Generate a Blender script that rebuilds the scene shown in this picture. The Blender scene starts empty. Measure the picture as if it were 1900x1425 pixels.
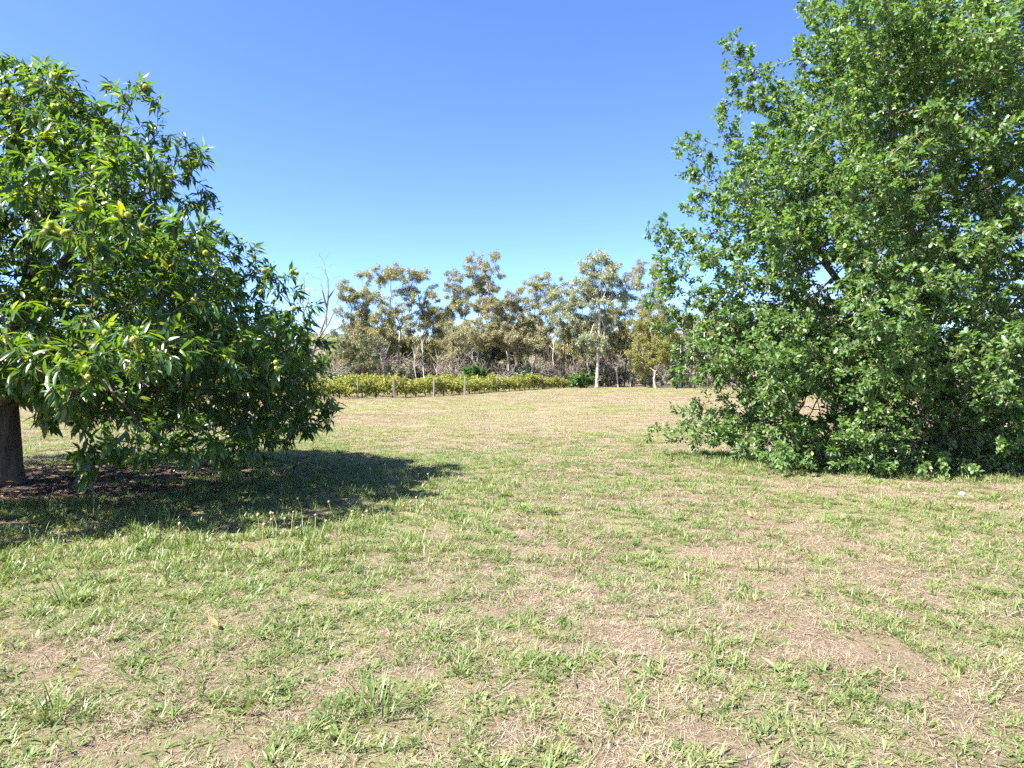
import bpy, math, random
import numpy as np
from mathutils import Vector, Matrix

R = math.radians
scene = bpy.context.scene
COL = scene.collection

# ------------------------------------------------------------------ camera, sky, sun, exposure
CAM_H = 1.55
F_PX = 1267.0            # focal length in pixels of the 1900 px wide photograph
HORIZON = 698.0
cam_d = bpy.data.cameras.new('camera')
cam_d.sensor_width = 36.0
cam_d.lens = 36.0 * F_PX / 1900.0
cam_d.clip_start = 0.05
cam_d.clip_end = 6000
cam = bpy.data.objects.new('camera', cam_d)
COL.objects.link(cam)
cam.location = (0, 0, CAM_H)
cam.rotation_euler = (R(90) - math.atan((712.5 - HORIZON) / F_PX), 0, 0)
scene.camera = cam

SUN_EL = 50.0            # degrees above the horizon
SUN_AZ = 29.0            # light travels to +X, turned this far towards +Y
SX, SY = -math.cos(R(SUN_AZ)), -math.sin(R(SUN_AZ))      # horizontal direction towards the sun
world = bpy.data.worlds.new('World')
scene.world = world
world.use_nodes = True
wn = world.node_tree
bg = wn.nodes['Background']
sky = wn.nodes.new('ShaderNodeTexSky')
sky.sky_type = 'NISHITA'
sky.sun_disc = False
sky.sun_elevation = R(SUN_EL)
sky.sun_rotation = math.atan2(SX, SY)
sky.altitude = 250
sky.air_density = 0.55
sky.dust_density = 0.8
sky.ozone_density = 4.0
hs = wn.nodes.new('ShaderNodeHueSaturation')          # the camera's vivid blue
hs.inputs['Saturation'].default_value = 1.13
hs.inputs['Hue'].default_value = 0.509
wn.links.new(sky.outputs[0], hs.inputs['Color'])
wn.links.new(hs.outputs[0], bg.inputs[0])
bg.inputs[1].default_value = 0.094

sun_d = bpy.data.lights.new('sun', 'SUN')
sun_d.energy = 4.5
sun_d.angle = R(0.53)
sun_d.color = (1.0, 0.95, 0.885)
sun = bpy.data.objects.new('sun', sun_d)
COL.objects.link(sun)
sdir = Vector((SX * math.cos(R(SUN_EL)), SY * math.cos(R(SUN_EL)), math.sin(R(SUN_EL))))
sun.rotation_euler = sdir.to_track_quat('Z', 'Y').to_euler()
sun.location = sdir * 60

scene.view_settings.view_transform = 'Standard'
scene.view_settings.look = 'None'
scene.view_settings.gamma = 1.0
scene.view_settings.exposure = 2.35
scene.view_settings.use_curve_mapping = False
scene.cycles.max_bounces = 5
scene.cycles.diffuse_bounces = 3
scene.cycles.use_adaptive_sampling = True
scene.cycles.adaptive_threshold = 0.02
scene.cycles.use_denoising = False
scene.cycles.glossy_bounces = 2
scene.cycles.transmission_bounces = 4
scene.cycles.transparent_max_bounces = 4
scene.cycles.caustics_reflective = False
scene.cycles.caustics_refractive = False

rng = np.random.default_rng(11)

# ------------------------------------------------------------------ small helpers
def tag(o, label=None, cat=None, group=None, kind=None):
    if label: o['label'] = label
    if cat: o['category'] = cat
    if group: o['group'] = group
    if kind: o['kind'] = kind
    return o

def empty(name, loc, label, cat, group=None, rz=0.0):
    o = bpy.data.objects.new(name, None)
    o.empty_display_size = 0.2
    o.location = loc
    o.rotation_euler = (0, 0, rz)
    COL.objects.link(o)
    return tag(o, label, cat, group)

def obj(name, mesh, mat=None, parent=None, loc=None):
    o = bpy.data.objects.new(name, mesh)
    COL.objects.link(o)
    if mat is not None and len(mesh.materials) == 0:
        mesh.materials.append(mat)
    if parent is not None:
        o.parent = parent
    if loc is not None:
        o.location = loc
    return o

def np_mesh(name, V, F, rnd=None, smooth=True):
    """V (n,3), F (m,k) with one face size, rnd a value for each face"""
    me = bpy.data.meshes.new(name)
    V = np.asarray(V, np.float32); F = np.asarray(F, np.int32)
    n, (m, k) = len(V), F.shape
    me.vertices.add(n); me.vertices.foreach_set('co', V.ravel())
    me.loops.add(m * k); me.loops.foreach_set('vertex_index', F.ravel())
    me.polygons.add(m)
    me.polygons.foreach_set('loop_start', np.arange(0, m * k, k, dtype=np.int32))
    if smooth:
        me.polygons.foreach_set('use_smooth', np.ones(m, bool))
    if rnd is not None:
        a = me.attributes.new('rnd', 'FLOAT', 'FACE')
        a.data.foreach_set('value', np.asarray(rnd, np.float32))
    me.update(calc_edges=True)
    me.validate()
    return me

def unit(a):
    return a / np.maximum(np.linalg.norm(a, axis=-1, keepdims=True), 1e-9)

def frames(d, up):
    """rotation matrices whose columns are x, y=d (along), z~up"""
    d = unit(d)
    z = up - (up * d).sum(-1, keepdims=True) * d
    bad = np.linalg.norm(z, axis=-1) < 1e-3
    z[bad] = np.array([1.0, 0.3, 0.2])
    z = unit(z)
    x = np.cross(d, z)
    return np.stack([x, d, z], axis=-1)

def stamp(Vt, Ft, M, pos, sc):
    """copies of a template mesh: M (n,3,3), pos (n,3), sc (n,) or (n,3)"""
    n = len(pos)
    sc = np.asarray(sc, float)
    if sc.ndim == 1: sc = sc[:, None]
    V = np.einsum('nij,nvj->nvi', M, Vt[None] * sc[:, None, :]) + pos[:, None, :]
    F = Ft[None] + (np.arange(n) * len(Vt))[:, None, None]
    return V.reshape(-1, 3), F.reshape(-1, Ft.shape[1])

def join(parts):
    Vs, Fs, k = [], [], 0
    for V, F in parts:
        Vs.append(V); Fs.append(F + k); k += len(V)
    return np.concatenate(Vs), np.concatenate(Fs)

_perm = np.random.default_rng(5).random((256, 256))
def vnoise(x, y):
    x = np.asarray(x, float); y = np.asarray(y, float)
    xi = np.floor(x).astype(int); yi = np.floor(y).astype(int)
    u = x - xi; v = y - yi
    u = u * u * (3 - 2 * u); v = v * v * (3 - 2 * v)
    g = lambda a, b: _perm[a % 256, b % 256]
    return (g(xi, yi) * (1 - u) + g(xi + 1, yi) * u) * (1 - v) + (g(xi, yi + 1) * (1 - u) + g(xi + 1, yi + 1) * u) * v

def fbm(x, y, o=4, gain=0.5):
    s, a, t = 0, 1.0, 0
    for i in range(o):
        s = s + a * vnoise(np.asarray(x) * 2 ** i + 17.3 * i, np.asarray(y) * 2 ** i + 9.1 * i)
        t += a; a *= gain
    return s / t

def hz(x, y):
    """height of the ground"""
    x = np.asarray(x, float); y = np.asarray(y, float)
    h = 0.05 * (vnoise(x * 0.35 + 31, y * 0.35 + 7) - 0.5) + 0.03 * (vnoise(x * 1.1 + 3, y * 1.1 + 70) - 0.5)
    h = h + 0.22 * np.clip((y - 45) / 35, 0, 1) * np.clip((x + 8) / 20, 0, 1)
    return h

def P(px, py, d):
    """a point at depth d (metres in front of the camera) given its place in the photograph"""
    return np.array([(px - 950.0) / F_PX * d, d, CAM_H - (py - HORIZON) / F_PX * d])

def to_px(p):
    p = np.asarray(p, float)
    return 950 + F_PX * p[..., 0] / p[..., 1], HORIZON - F_PX * (p[..., 2] - CAM_H) / p[..., 1]

# ------------------------------------------------------------------ materials
def new_mat(name):
    m = bpy.data.materials.new(name); m.use_nodes = True
    nt = m.node_tree
    return m, nt, nt.nodes, nt.links, nt.nodes['Principled BSDF'], nt.nodes['Material Output']

def ramp(N, stops):
    r = N.new('ShaderNodeValToRGB')
    e = r.color_ramp.elements
    while len(e) < len(stops): e.new(0.5)
    for i, (p, c) in enumerate(stops):
        e[i].position = p; e[i].color = (c[0], c[1], c[2], 1)
    return r

def mathn(N, L, op, a, b=None):
    n = N.new('ShaderNodeMath'); n.operation = op
    for i, v in enumerate((a, b)):
        if v is None: continue
        if isinstance(v, (int, float)): n.inputs[i].default_value = v
        else: L.new(v, n.inputs[i])
    return n.outputs[0]

def leaf_mat(name, stops, transl=0.35, rough=0.38, spec=0.5, tcol=(1.5, 1.5, 0.6)):
    m, nt, N, L, b, out = new_mat(name)
    at = N.new('ShaderNodeAttribute'); at.attribute_name = 'rnd'
    oi = N.new('ShaderNodeObjectInfo')
    f = mathn(N, L, 'FRACT', mathn(N, L, 'ADD', at.outputs['Fac'], oi.outputs['Random']))
    r = ramp(N, stops); L.new(f, r.inputs[0])
    L.new(r.outputs[0], b.inputs['Base Color'])
    b.inputs['Roughness'].default_value = rough
    b.inputs['Specular IOR Level'].default_value = spec
    tr = N.new('ShaderNodeBsdfTranslucent')
    mul = N.new('ShaderNodeMix'); mul.data_type = 'RGBA'; mul.blend_type = 'MULTIPLY'; mul.inputs[0].default_value = 1
    L.new(r.outputs[0], mul.inputs[6]); mul.inputs[7].default_value = (*tcol, 1)
    L.new(mul.outputs[2], tr.inputs[0])
    mx = N.new('ShaderNodeMixShader'); mx.inputs[0].default_value = transl
    L.new(b.outputs[0], mx.inputs[1]); L.new(tr.outputs[0], mx.inputs[2])
    L.new(mx.outputs[0], out.inputs[0])
    return m

def bark_mat(name, c0, c1, c2, scale=6.0, stretch=0.25, bump=0.5, rough=0.9):
    m, nt, N, L, b, out = new_mat(name)
    tc = N.new('ShaderNodeTexCoord'); mp = N.new('ShaderNodeMapping')
    mp.inputs['Scale'].default_value = (1, 1, stretch)
    L.new(tc.outputs['Object'], mp.inputs[0])
    n1 = N.new('ShaderNodeTexNoise'); n1.inputs['Scale'].default_value = scale
    n1.inputs['Detail'].default_value = 6; n1.inputs['Roughness'].default_value = 0.7
    L.new(mp.outputs[0], n1.inputs[0])
    r = ramp(N, [(0.3, c0), (0.52, c1), (0.72, c2)])
    L.new(n1.outputs[0], r.inputs[0]); L.new(r.outputs[0], b.inputs['Base Color'])
    b.inputs['Roughness'].default_value = rough
    b.inputs['Specular IOR Level'].default_value = 0.2
    n2 = N.new('ShaderNodeTexNoise'); n2.inputs['Scale'].default_value = scale * 5; n2.inputs['Detail'].default_value = 5
    L.new(mp.outputs[0], n2.inputs[0])
    bp = N.new('ShaderNodeBump'); bp.inputs['Strength'].default_value = bump; bp.inputs['Distance'].default_value = 0.03
    L.new(n2.outputs[0], bp.inputs['Height']); L.new(bp.outputs[0], b.inputs['Normal'])
    return m

M = {}
M['chestnut'] = leaf_mat('chestnut_leaf', [(0, (0.030, 0.078, 0.024)), (0.5, (0.046, 0.105, 0.026)), (0.88, (0.075, 0.145, 0.028)), (0.985, (0.13, 0.19, 0.035)), (1, (0.20, 0.21, 0.05))], 0.42, 0.33, 0.6, (2.8, 2.3, 0.5))
M['burr'] = leaf_mat('chestnut_burr', [(0, (0.32, 0.42, 0.07)), (0.7, (0.43, 0.50, 0.10)), (1, (0.46, 0.43, 0.13))], 0.25, 0.7, 0.2)
M['oak'] = leaf_mat('oak_leaf', [(0, (0.060, 0.122, 0.042)), (0.55, (0.098, 0.175, 0.056)), (0.9, (0.145, 0.225, 0.070)), (1, (0.22, 0.27, 0.10))], 0.36, 0.42, 0.5, (1.8, 1.85, 0.65))
M['euc_olive'] = leaf_mat('gum_leaf_olive', [(0, (0.15, 0.165, 0.075)), (0.5, (0.235, 0.24, 0.10)), (1, (0.34, 0.31, 0.125))], 0.3, 0.45, 0.4, (1.4, 1.3, 0.6))
M['euc_brown'] = leaf_mat('gum_leaf_bronze', [(0, (0.155, 0.165, 0.095)), (0.5, (0.235, 0.235, 0.13)), (1, (0.34, 0.31, 0.175))], 0.3, 0.45, 0.4, (1.4, 1.2, 0.6))
M['euc_grey'] = leaf_mat('gum_leaf_grey', [(0, (0.17, 0.205, 0.12)), (0.6, (0.26, 0.295, 0.18)), (0.9, (0.34, 0.36, 0.235)), (1, (0.36, 0.24, 0.16))], 0.28, 0.38, 0.5, (1.3, 1.3, 0.7))
M['euc_dark'] = leaf_mat('gum_leaf_dark', [(0, (0.08, 0.10, 0.055)), (1, (0.16, 0.17, 0.085))], 0.22, 0.45, 0.4)
M['wattle'] = leaf_mat('wattle_leaf', [(0, (0.13, 0.15, 0.05)), (0.5, (0.20, 0.21, 0.06)), (1, (0.29, 0.26, 0.07))], 0.3, 0.5, 0.3)
M['shrub'] = leaf_mat('green_shrub_leaf', [(0, (0.042, 0.102, 0.024)), (1, (0.090, 0.180, 0.036))], 0.3, 0.4, 0.4)
M['greybush'] = leaf_mat('grey_bush_leaf', [(0, (0.140, 0.147, 0.098)), (1, (0.267, 0.253, 0.168))], 0.2, 0.6, 0.2)
M['vine'] = leaf_mat('vine_leaf', [(0, (0.12, 0.185, 0.045)), (0.55, (0.20, 0.25, 0.058)), (0.85, (0.34, 0.325, 0.085)), (0.95, (0.40, 0.25, 0.08)), (1, (0.30, 0.14, 0.04))], 0.42, 0.5, 0.3, (1.5, 1.4, 0.5))
M['litter'] = leaf_mat('fallen_leaf', [(0, (0.045, 0.03, 0.022)), (0.5, (0.10, 0.065, 0.045)), (0.85, (0.17, 0.115, 0.075)), (0.97, (0.30, 0.20, 0.12)), (1, (0.42, 0.22, 0.07))], 0.12, 0.6, 0.3, (1.2, 1.0, 0.7))
M['dryleaf'] = leaf_mat('dry_leaf', [(0, (0.30, 0.17, 0.075)), (0.5, (0.40, 0.27, 0.14)), (1, (0.40, 0.18, 0.06))], 0.15, 0.5, 0.3, (1.2, 1.0, 0.7))
M['grass'] = leaf_mat('grass_blade', [(0, (0.115, 0.148, 0.050)), (0.4, (0.170, 0.200, 0.070)), (0.75, (0.225, 0.242, 0.095)), (1, (0.31, 0.285, 0.15))], 0.35, 0.42, 0.35, (1.4, 1.4, 0.5))
M['grassdeep'] = leaf_mat('grass_blade_lush', [(0, (0.085, 0.140, 0.042)), (0.6, (0.140, 0.198, 0.060)), (1, (0.205, 0.245, 0.085))], 0.35, 0.42, 0.35, (1.4, 1.4, 0.5))
M['straw'] = leaf_mat('straw', [(0, (0.155, 0.115, 0.076)), (0.5, (0.27, 0.215, 0.145)), (1, (0.40, 0.34, 0.245))], 0.2, 0.5, 0.3, (1.1, 1.0, 0.8))
M['stalk'] = leaf_mat('weed_stalk', [(0, (0.24, 0.26, 0.10)), (1, (0.36, 0.32, 0.16))], 0.2, 0.5, 0.3)
M['seed'] = leaf_mat('seed_head', [(0, (0.42, 0.33, 0.18)), (1, (0.55, 0.45, 0.28))], 0.2, 0.7, 0.2)
M['bark'] = bark_mat('chestnut_bark', (0.055, 0.042, 0.035), (0.12, 0.095, 0.075), (0.20, 0.165, 0.135), 9, 0.18, 0.9)
M['oakbark'] = bark_mat('oak_bark', (0.10, 0.075, 0.06), (0.20, 0.155, 0.125), (0.30, 0.24, 0.20), 8, 0.3, 0.7)
M['gumbark'] = bark_mat('gum_bark', (0.17, 0.145, 0.12), (0.32, 0.285, 0.245), (0.46, 0.42, 0.37), 1.2, 0.35, 0.4)
M['gumpale'] = bark_mat('pale_gum_bark', (0.25, 0.19, 0.15), (0.46, 0.41, 0.36), (0.58, 0.54, 0.49), 1.0, 0.35, 0.3)
M['darkbark'] = bark_mat('dark_gum_bark', (0.05, 0.04, 0.035), (0.10, 0.08, 0.065), (0.18, 0.14, 0.115), 1.4, 0.3, 0.5)
M['redbark'] = bark_mat('red_gum_bark', (0.12, 0.065, 0.04), (0.24, 0.13, 0.085), (0.33, 0.21, 0.15), 1.4, 0.3, 0.5)
M['deadwood'] = bark_mat('dead_wood', (0.11, 0.095, 0.085), (0.20, 0.175, 0.155), (0.31, 0.28, 0.25), 2, 0.3, 0.4)
M['brushwood'] = bark_mat('bare_brush', (0.13, 0.11, 0.09), (0.22, 0.185, 0.155), (0.33, 0.285, 0.24), 2, 0.4, 0.3)
M['post'] = bark_mat('weathered_post', (0.11, 0.095, 0.08), (0.19, 0.165, 0.145), (0.28, 0.25, 0.22), 5, 0.15, 0.6)
M['stone'] = bark_mat('pale_stone', (0.42, 0.33, 0.27), (0.56, 0.47, 0.40), (0.66, 0.58, 0.51), 9, 1, 0.4)

def ground_material():
    m, nt, N, L, b, out = new_mat('paddock_ground')
    dry = N.new('ShaderNodeAttribute'); dry.attribute_name = 'dry'
    soil = N.new('ShaderNodeAttribute'); soil.attribute_name = 'soil'
    tc = N.new('ShaderNodeTexCoord')
    n1 = N.new('ShaderNodeTexNoise'); n1.inputs['Scale'].default_value = 5.5; n1.inputs['Detail'].default_value = 8; n1.inputs['Roughness'].default_value = 0.75
    n2 = N.new('ShaderNodeTexNoise'); n2.inputs['Scale'].default_value = 42; n2.inputs['Detail'].default_value = 6; n2.inputs['Roughness'].default_value = 0.75
    n3 = N.new('ShaderNodeTexNoise'); n3.inputs['Scale'].default_value = 150; n3.inputs['Detail'].default_value = 4; n3.inputs['Roughness'].default_value = 0.8
    for n in (n1, n2, n3): L.new(tc.outputs['Object'], n.inputs[0])
    fine = mathn(N, L, 'ADD', mathn(N, L, 'MULTIPLY', n2.outputs[0], 0.5), mathn(N, L, 'MULTIPLY', n3.outputs[0], 0.5))
    straw = ramp(N, [(0.30, (0.050, 0.037, 0.026)), (0.44, (0.145, 0.112, 0.074)), (0.56, (0.24, 0.19, 0.125)), (0.70, (0.35, 0.29, 0.20))])
    L.new(fine, straw.inputs[0])
    green = ramp(N, [(0.3, (0.09, 0.09, 0.045)), (0.5, (0.18, 0.17, 0.085)), (0.72, (0.27, 0.25, 0.13))])
    L.new(fine, green.inputs[0])
    s = mathn(N, L, 'ADD', dry.outputs['Fac'], mathn(N, L, 'MULTIPLY', mathn(N, L, 'SUBTRACT', n1.outputs[0], 0.5), 0.9))
    cl = N.new('ShaderNodeMapRange'); cl.interpolation_type = 'SMOOTHSTEP'
    cl.inputs[1].default_value = 0.30; cl.inputs[2].default_value = 0.70
    L.new(s, cl.inputs[0])
    mx = N.new('ShaderNodeMix'); mx.data_type = 'RGBA'
    L.new(cl.outputs[0], mx.inputs[0]); L.new(green.outputs[0], mx.inputs[6]); L.new(straw.outputs[0], mx.inputs[7])
    dirt = ramp(N, [(0.3, (0.05, 0.038, 0.03)), (0.5, (0.115, 0.09, 0.072)), (0.72, (0.21, 0.17, 0.14))])
    L.new(n2.outputs[0], dirt.inputs[0])
    mx2 = N.new('ShaderNodeMix'); mx2.data_type = 'RGBA'
    L.new(soil.outputs['Fac'], mx2.inputs[0]); L.new(mx.outputs[2], mx2.inputs[6]); L.new(dirt.outputs[0], mx2.inputs[7])
    L.new(mx2.outputs[2], b.inputs['Base Color'])
    b.inputs['Roughness'].default_value = 0.95; b.inputs['Specular IOR Level'].default_value = 0.1
    bp = N.new('ShaderNodeBump'); bp.inputs['Strength'].default_value = 0.9; bp.inputs['Distance'].default_value = 0.03
    ad = mathn(N, L, 'ADD', n1.outputs[0], fine)
    L.new(ad, bp.inputs['Height']); L.new(bp.outputs[0], b.inputs['Normal'])
    return m
M['ground'] = ground_material()

# ------------------------------------------------------------------ the setting
CHX, CHY = -7.3, 9.7      # chestnut trunk
OKX, OKY = 8.6, 13.2      # oak

def dryness(x, y):
    x = np.asarray(x, float); y = np.asarray(y, float)
    d = 0.45 * fbm(x * 0.42 + 40, y * 0.30 + 13, 3, 0.6) + 0.55 * fbm(x * 1.7 + 4, y * 1.5 + 3, 3, 0.6)
    far = np.clip((y - 9) / 32, 0, 1)
    d2 = fbm(x * 0.07 + 4, y * 0.16 + 3, 3, 0.6)
    d = d * (1 - far) + (0.55 * d + 0.45 * d2) * far
    d = (d - 0.5) * 2.4 + 0.59
    d = d + 0.22 * np.clip((x - 0.5) / 5, 0, 1) * (y < 12) + 0.0 * far
    # the shaded side of the chestnut stays greener
    ell = ((x + 4.2) / 4.6) ** 2 + ((y - 9.5) / 5.0) ** 2
    d = d - 0.45 * np.clip(1.3 - ell, 0, 1)
    d = d - 0.25 * np.exp(-(((x + 4) / 2.5) ** 2 + ((y - 4.0) / 1.6) ** 2))
    return np.clip(d, 0, 1)

def soilness(x, y):
    x = np.asarray(x, float); y = np.asarray(y, float)
    r = np.hypot((x - CHX - 0.5) / 1.2, (y - CHY - 0.2)) + 1.1 * (fbm(x * 0.9, y * 0.9, 3) - 0.5) * 2
    s = np.clip((2.6 - r) / 1.2, 0, 1)
    r2 = np.hypot((x - OKX) / 1.15, y - OKY - 1.0) + 1.4 * (fbm(x * 0.9 + 8, y * 0.9, 3) - 0.5) * 2
    s = np.maximum(s, np.clip((2.6 - r2) / 1.0, 0, 1) * 0.8)
    w = np.clip((y - 83 + 5 * (fbm(x * 0.12, y * 0.12, 2) - 0.5)) / 5, 0, 1) * 0.75
    # the strip of bare earth under the vines
    return np.maximum(s, w)

def graded(a, b, s0, g):
    out = [0.0]; v = 0.0
    while v < max(abs(a), abs(b)):
        v += s0 + g * v; out.append(v)
    out = np.array(out)
    neg = -out[1:][out[1:] <= abs(a) * 1.0001][::-1] if a < 0 else np.array([])
    return np.concatenate([neg, out[out <= b * 1.0001]])

gx = np.concatenate([[-3000, -1200, -500, -250], graded(-140, 140, 0.14, 0.017), [250, 500, 1200, 3000]])
gy = np.concatenate([[-800, -200, -60, -20, -8, -3], graded(0, 190, 0.13, 0.016)[1:] , [260, 420, 800, 1600, 3500]])
GX, GY = np.meshgrid(gx, gy)
GZ = hz(GX, GY)
nx, ny = len(gx), len(gy)
idx = np.arange(nx * ny).reshape(ny, nx)
F = np.stack([idx[:-1, :-1], idx[:-1, 1:], idx[1:, 1:], idx[1:, :-1]], -1).reshape(-1, 4)
gm = np_mesh('ground', np.stack([GX, GY, GZ], -1).reshape(-1, 3), F)
for nm, fn in (('dry', dryness), ('soil', soilness)):
    a = gm.attributes.new(nm, 'FLOAT', 'POINT')
    a.data.foreach_set('value', fn(GX, GY).astype(np.float32).ravel())
tag(obj('ground', gm, M['ground']), kind='structure')

# low wooded ridge far behind
def ridge():
    xs = np.linspace(-900, 900, 120); ys = np.linspace(330, 700, 30)
    X, Y = np.meshgrid(xs, ys)
    t = np.clip((Y - 330) / 200, 0, 1); t = t * t * (3 - 2 * t)
    Z = -0.5 + t * (14 + 22 * fbm(X * 0.004 + 3, Y * 0.004, 3)) * np.clip(1.15 - (X + 100) / 900, 0.5, 1.3)
    i = np.arange(X.size).reshape(X.shape)
    F = np.stack([i[:-1, :-1], i[:-1, 1:], i[1:, 1:], i[1:, :-1]], -1).reshape(-1, 4)
    me = np_mesh('hill', np.stack([X, Y, Z], -1).reshape(-1, 3), F)
    m, nt, N, L, b, out = new_mat('hill_scrub')
    tc = N.new('ShaderNodeTexCoord')
    n1 = N.new('ShaderNodeTexNoise'); n1.inputs['Scale'].default_value = 0.05; n1.inputs['Detail'].default_value = 8
    L.new(tc.outputs['Object'], n1.inputs[0])
    r = ramp(N, [(0.35, (0.07, 0.085, 0.045)), (0.55, (0.13, 0.135, 0.075)), (0.7, (0.26, 0.22, 0.13))])
    L.new(n1.outputs[0], r.inputs[0]); L.new(r.outputs[0], b.inputs['Base Color'])
    b.inputs['Roughness'].default_value = 1; b.inputs['Specular IOR Level'].default_value = 0
    tag(obj('hill', me, m), kind='structure')
    return X, Y, Z
RX, RY, RZ = ridge()

# ------------------------------------------------------------------ branch growth
def grow(start, parents, attr, step, di, dk, iters=90, trop=(0, 0, 0.0), seed=0, wob=0.12):
    rg = np.random.default_rng(seed)
    pos = [np.array(p, float) for p in start]; par = list(parents)
    A = np.array(attr, float)
    N0 = np.array(pos)
    D = np.linalg.norm(A[:, None] - N0[None], axis=2)
    ni = D.argmin(1); nd = D.min(1)
    trop = np.array(trop, float)
    seen = {}
    for it in range(iters):
        act = (nd < di)
        if not act.any(): break
        ids = ni[act]
        dirs = unit(A[act] - np.array(pos)[ids])
        u, inv = np.unique(ids, return_inverse=True)
        S = np.zeros((len(u), 3)); np.add.at(S, inv, dirs)
        S = unit(S) + trop + rg.normal(0, wob, (len(u), 3))
        newp = np.array(pos)[u] + unit(S) * step
        base = len(pos); added = []
        for k, (a, p) in enumerate(zip(u, newp)):
            c = seen.get(a, 0)
            if c >= 3: continue
            seen[a] = c + 1
            pos.append(p); par.append(int(a)); added.append(p)
        if not added: break
        added = np.array(added)
        D = np.linalg.norm(A[:, None] - added[None], axis=2)
        j = D.argmin(1); dm = D[np.arange(len(A)), j]
        better = dm < nd
        nd[better] = dm[better]; ni[better] = base + j[better]
        keep = nd > dk
        A = A[keep]; nd = nd[keep]; ni = ni[keep]
        if len(A) == 0: break
    return np.array(pos), np.array(par)

def radii(pos, par, tip=0.004, e=2.2, floor=None):
    n = len(pos); s = np.zeros(n); kids = np.zeros(n, int)
    for i in range(n - 1, -1, -1):
        if kids[i] == 0: s[i] = tip ** e
        if par[i] >= 0:
            s[par[i]] += s[i]; kids[par[i]] += 1
    r = s ** (1 / e)
    if floor is not None:
        r[:len(floor)] = np.maximum(r[:len(floor)], floor)
    return r, kids

def tubes(pos, par, r, sel, k=6):
    """tapered tubes for the nodes in sel (each from its parent)"""
    n = len(pos)
    d = np.zeros((n, 3)); has = par >= 0
    d[has] = unit(pos[has] - pos[par[has]])
    roots = np.where(~has)[0]
    for i in roots:
        ch = np.where(par == i)[0]
        d[i] = d[ch[0]] if len(ch) else (0, 0, 1)
    main = np.full(n, -1)
    order = np.argsort(r)
    for i in order:
        if par[i] >= 0: main[par[i]] = i
    ids = np.where(sel & has)[0]
    p = par[ids]
    ismain = main[p] == ids
    d0 = np.where(ismain[:, None], unit(d[p] + 0.0), d[ids])
    r0 = np.where(ismain, r[p], np.minimum(r[p], r[ids] * 1.15))
    ang = np.arange(k) / k * 2 * math.pi
    def ring(c, dd, rr):
        ref = np.tile(np.array([0.91, 0.37, 0.19]), (len(dd), 1))
        x = unit(np.cross(dd, ref)); y = np.cross(dd, x)
        return c[:, None] + rr[:, None, None] * (np.cos(ang)[None, :, None] * x[:, None] + np.sin(ang)[None, :, None] * y[:, None])
    V = np.concatenate([ring(pos[p], d0, r0), ring(pos[ids], d[ids], r[ids])], axis=1).reshape(-1, 3)
    b = np.arange(len(ids))[:, None] * 2 * k
    j = np.arange(k); j2 = (j + 1) % k
    F = np.stack([b + j, b + j2, b + k + j2, b + k + j], -1).reshape(-1, 4)
    return V, F

def dirs_of(pos, par):
    d = np.zeros_like(pos); h = par >= 0
    d[h] = unit(pos[h] - pos[par[h]]); d[~h] = (0, 0, 1)
    return d

def polyline(pts, step):
    out = [np.array(pts[0], float)]
    for a, b in zip(pts[:-1], pts[1:]):
        a = np.array(a, float); b = np.array(b, float)
        n = max(1, int(round(np.linalg.norm(b - a) / step)))
        for i in range(1, n + 1): out.append(a + (b - a) * i / n)
    return out

class Skeleton:
    def __init__(s): s.pos, s.par, s.fl = [], [], []
    def add(s, pts, rads, parent=-1):
        for i, p in enumerate(pts):
            s.pos.append(np.array(p, float)); s.par.append(parent); parent = len(s.pos) - 1
            s.fl.append(rads[0] + (rads[1] - rads[0]) * i / max(1, len(pts) - 1))
        return parent
    def nearest(s, p):
        return int(np.linalg.norm(np.array(s.pos) - np.array(p), axis=1).argmin())

# ------------------------------------------------------------------ leaf templates (along +Y, one unit long)
def blade_template(ws, ys, fold=0.35, droop=0.25):
    V = [(0, ys[0], 0)]; F = []
    for w, y in zip(ws, ys[1:-1]):
        z = -droop * y * y
        V += [(-w, y, z + fold * w), (0, y, z), (w, y, z + fold * w)]
    V.append((0, ys[-1], -droop * ys[-1] ** 2))
    n = len(ws)
    F += [(0, 2, 1), (0, 3, 2)]
    for i in range(n - 1):
        a = 1 + 3 * i; b = a + 3
        F += [(a, a + 1, b + 1), (a, b + 1, b), (a + 1, a + 2, b + 2), (a + 1, b + 2, b + 1)]
    a = 1 + 3 * (n - 1); t = len(V) - 1
    F += [(a, a + 1, t), (a + 1, a + 2, t)]
    return np.array(V, float), np.array(F, int)

CH_LEAF = blade_template([0.095, 0.132, 0.078], [0.0, 0.25, 0.55, 0.83, 1.0], 0.35, 0.30)
CH_SIMPLE = blade_template([0.135], [0.0, 0.5, 1.0], 0.35, 0.30)
def oak_template():
    side = [(0.0, 0.06), (0.17, 0.26), (0.11, 0.36), (0.27, 0.55), (0.18, 0.66), (0.24, 0.84), (0.0, 1.0)]
    V = [(0, 0.0, 0), (0, 0.36, -0.01), (0, 0.66, -0.04), (0, 1.0, -0.10)]
    F = []
    for s in (-1, 1):
        b = len(V)
        for x, y in side[1:-1]:
            V.append((s * x, y, -0.10 * y * y + 0.22 * x))
        f = [(0, 1, b), (1, b + 1, b), (1, b + 2, b + 1), (1, 2, b + 2), (2, b + 3, b + 2), (2, b + 4, b + 3), (2, 3, b + 4)]
        F += [t if s < 0 else t[::-1] for t in f]
    return np.array(V, float), np.array(F, int)
OAK_LEAF = oak_template()
def kite(w, y, fold=0.25, droop=0.1):
    V = np.array([(0, 0, 0), (-w, y, fold * w), (0, 1, -droop), (w, y, fold * w), (0, y, -droop * 0.2)], float)
    return V, np.array([(0, 4, 1), (4, 2, 1), (0, 3, 4), (4, 3, 2)], int)
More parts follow.
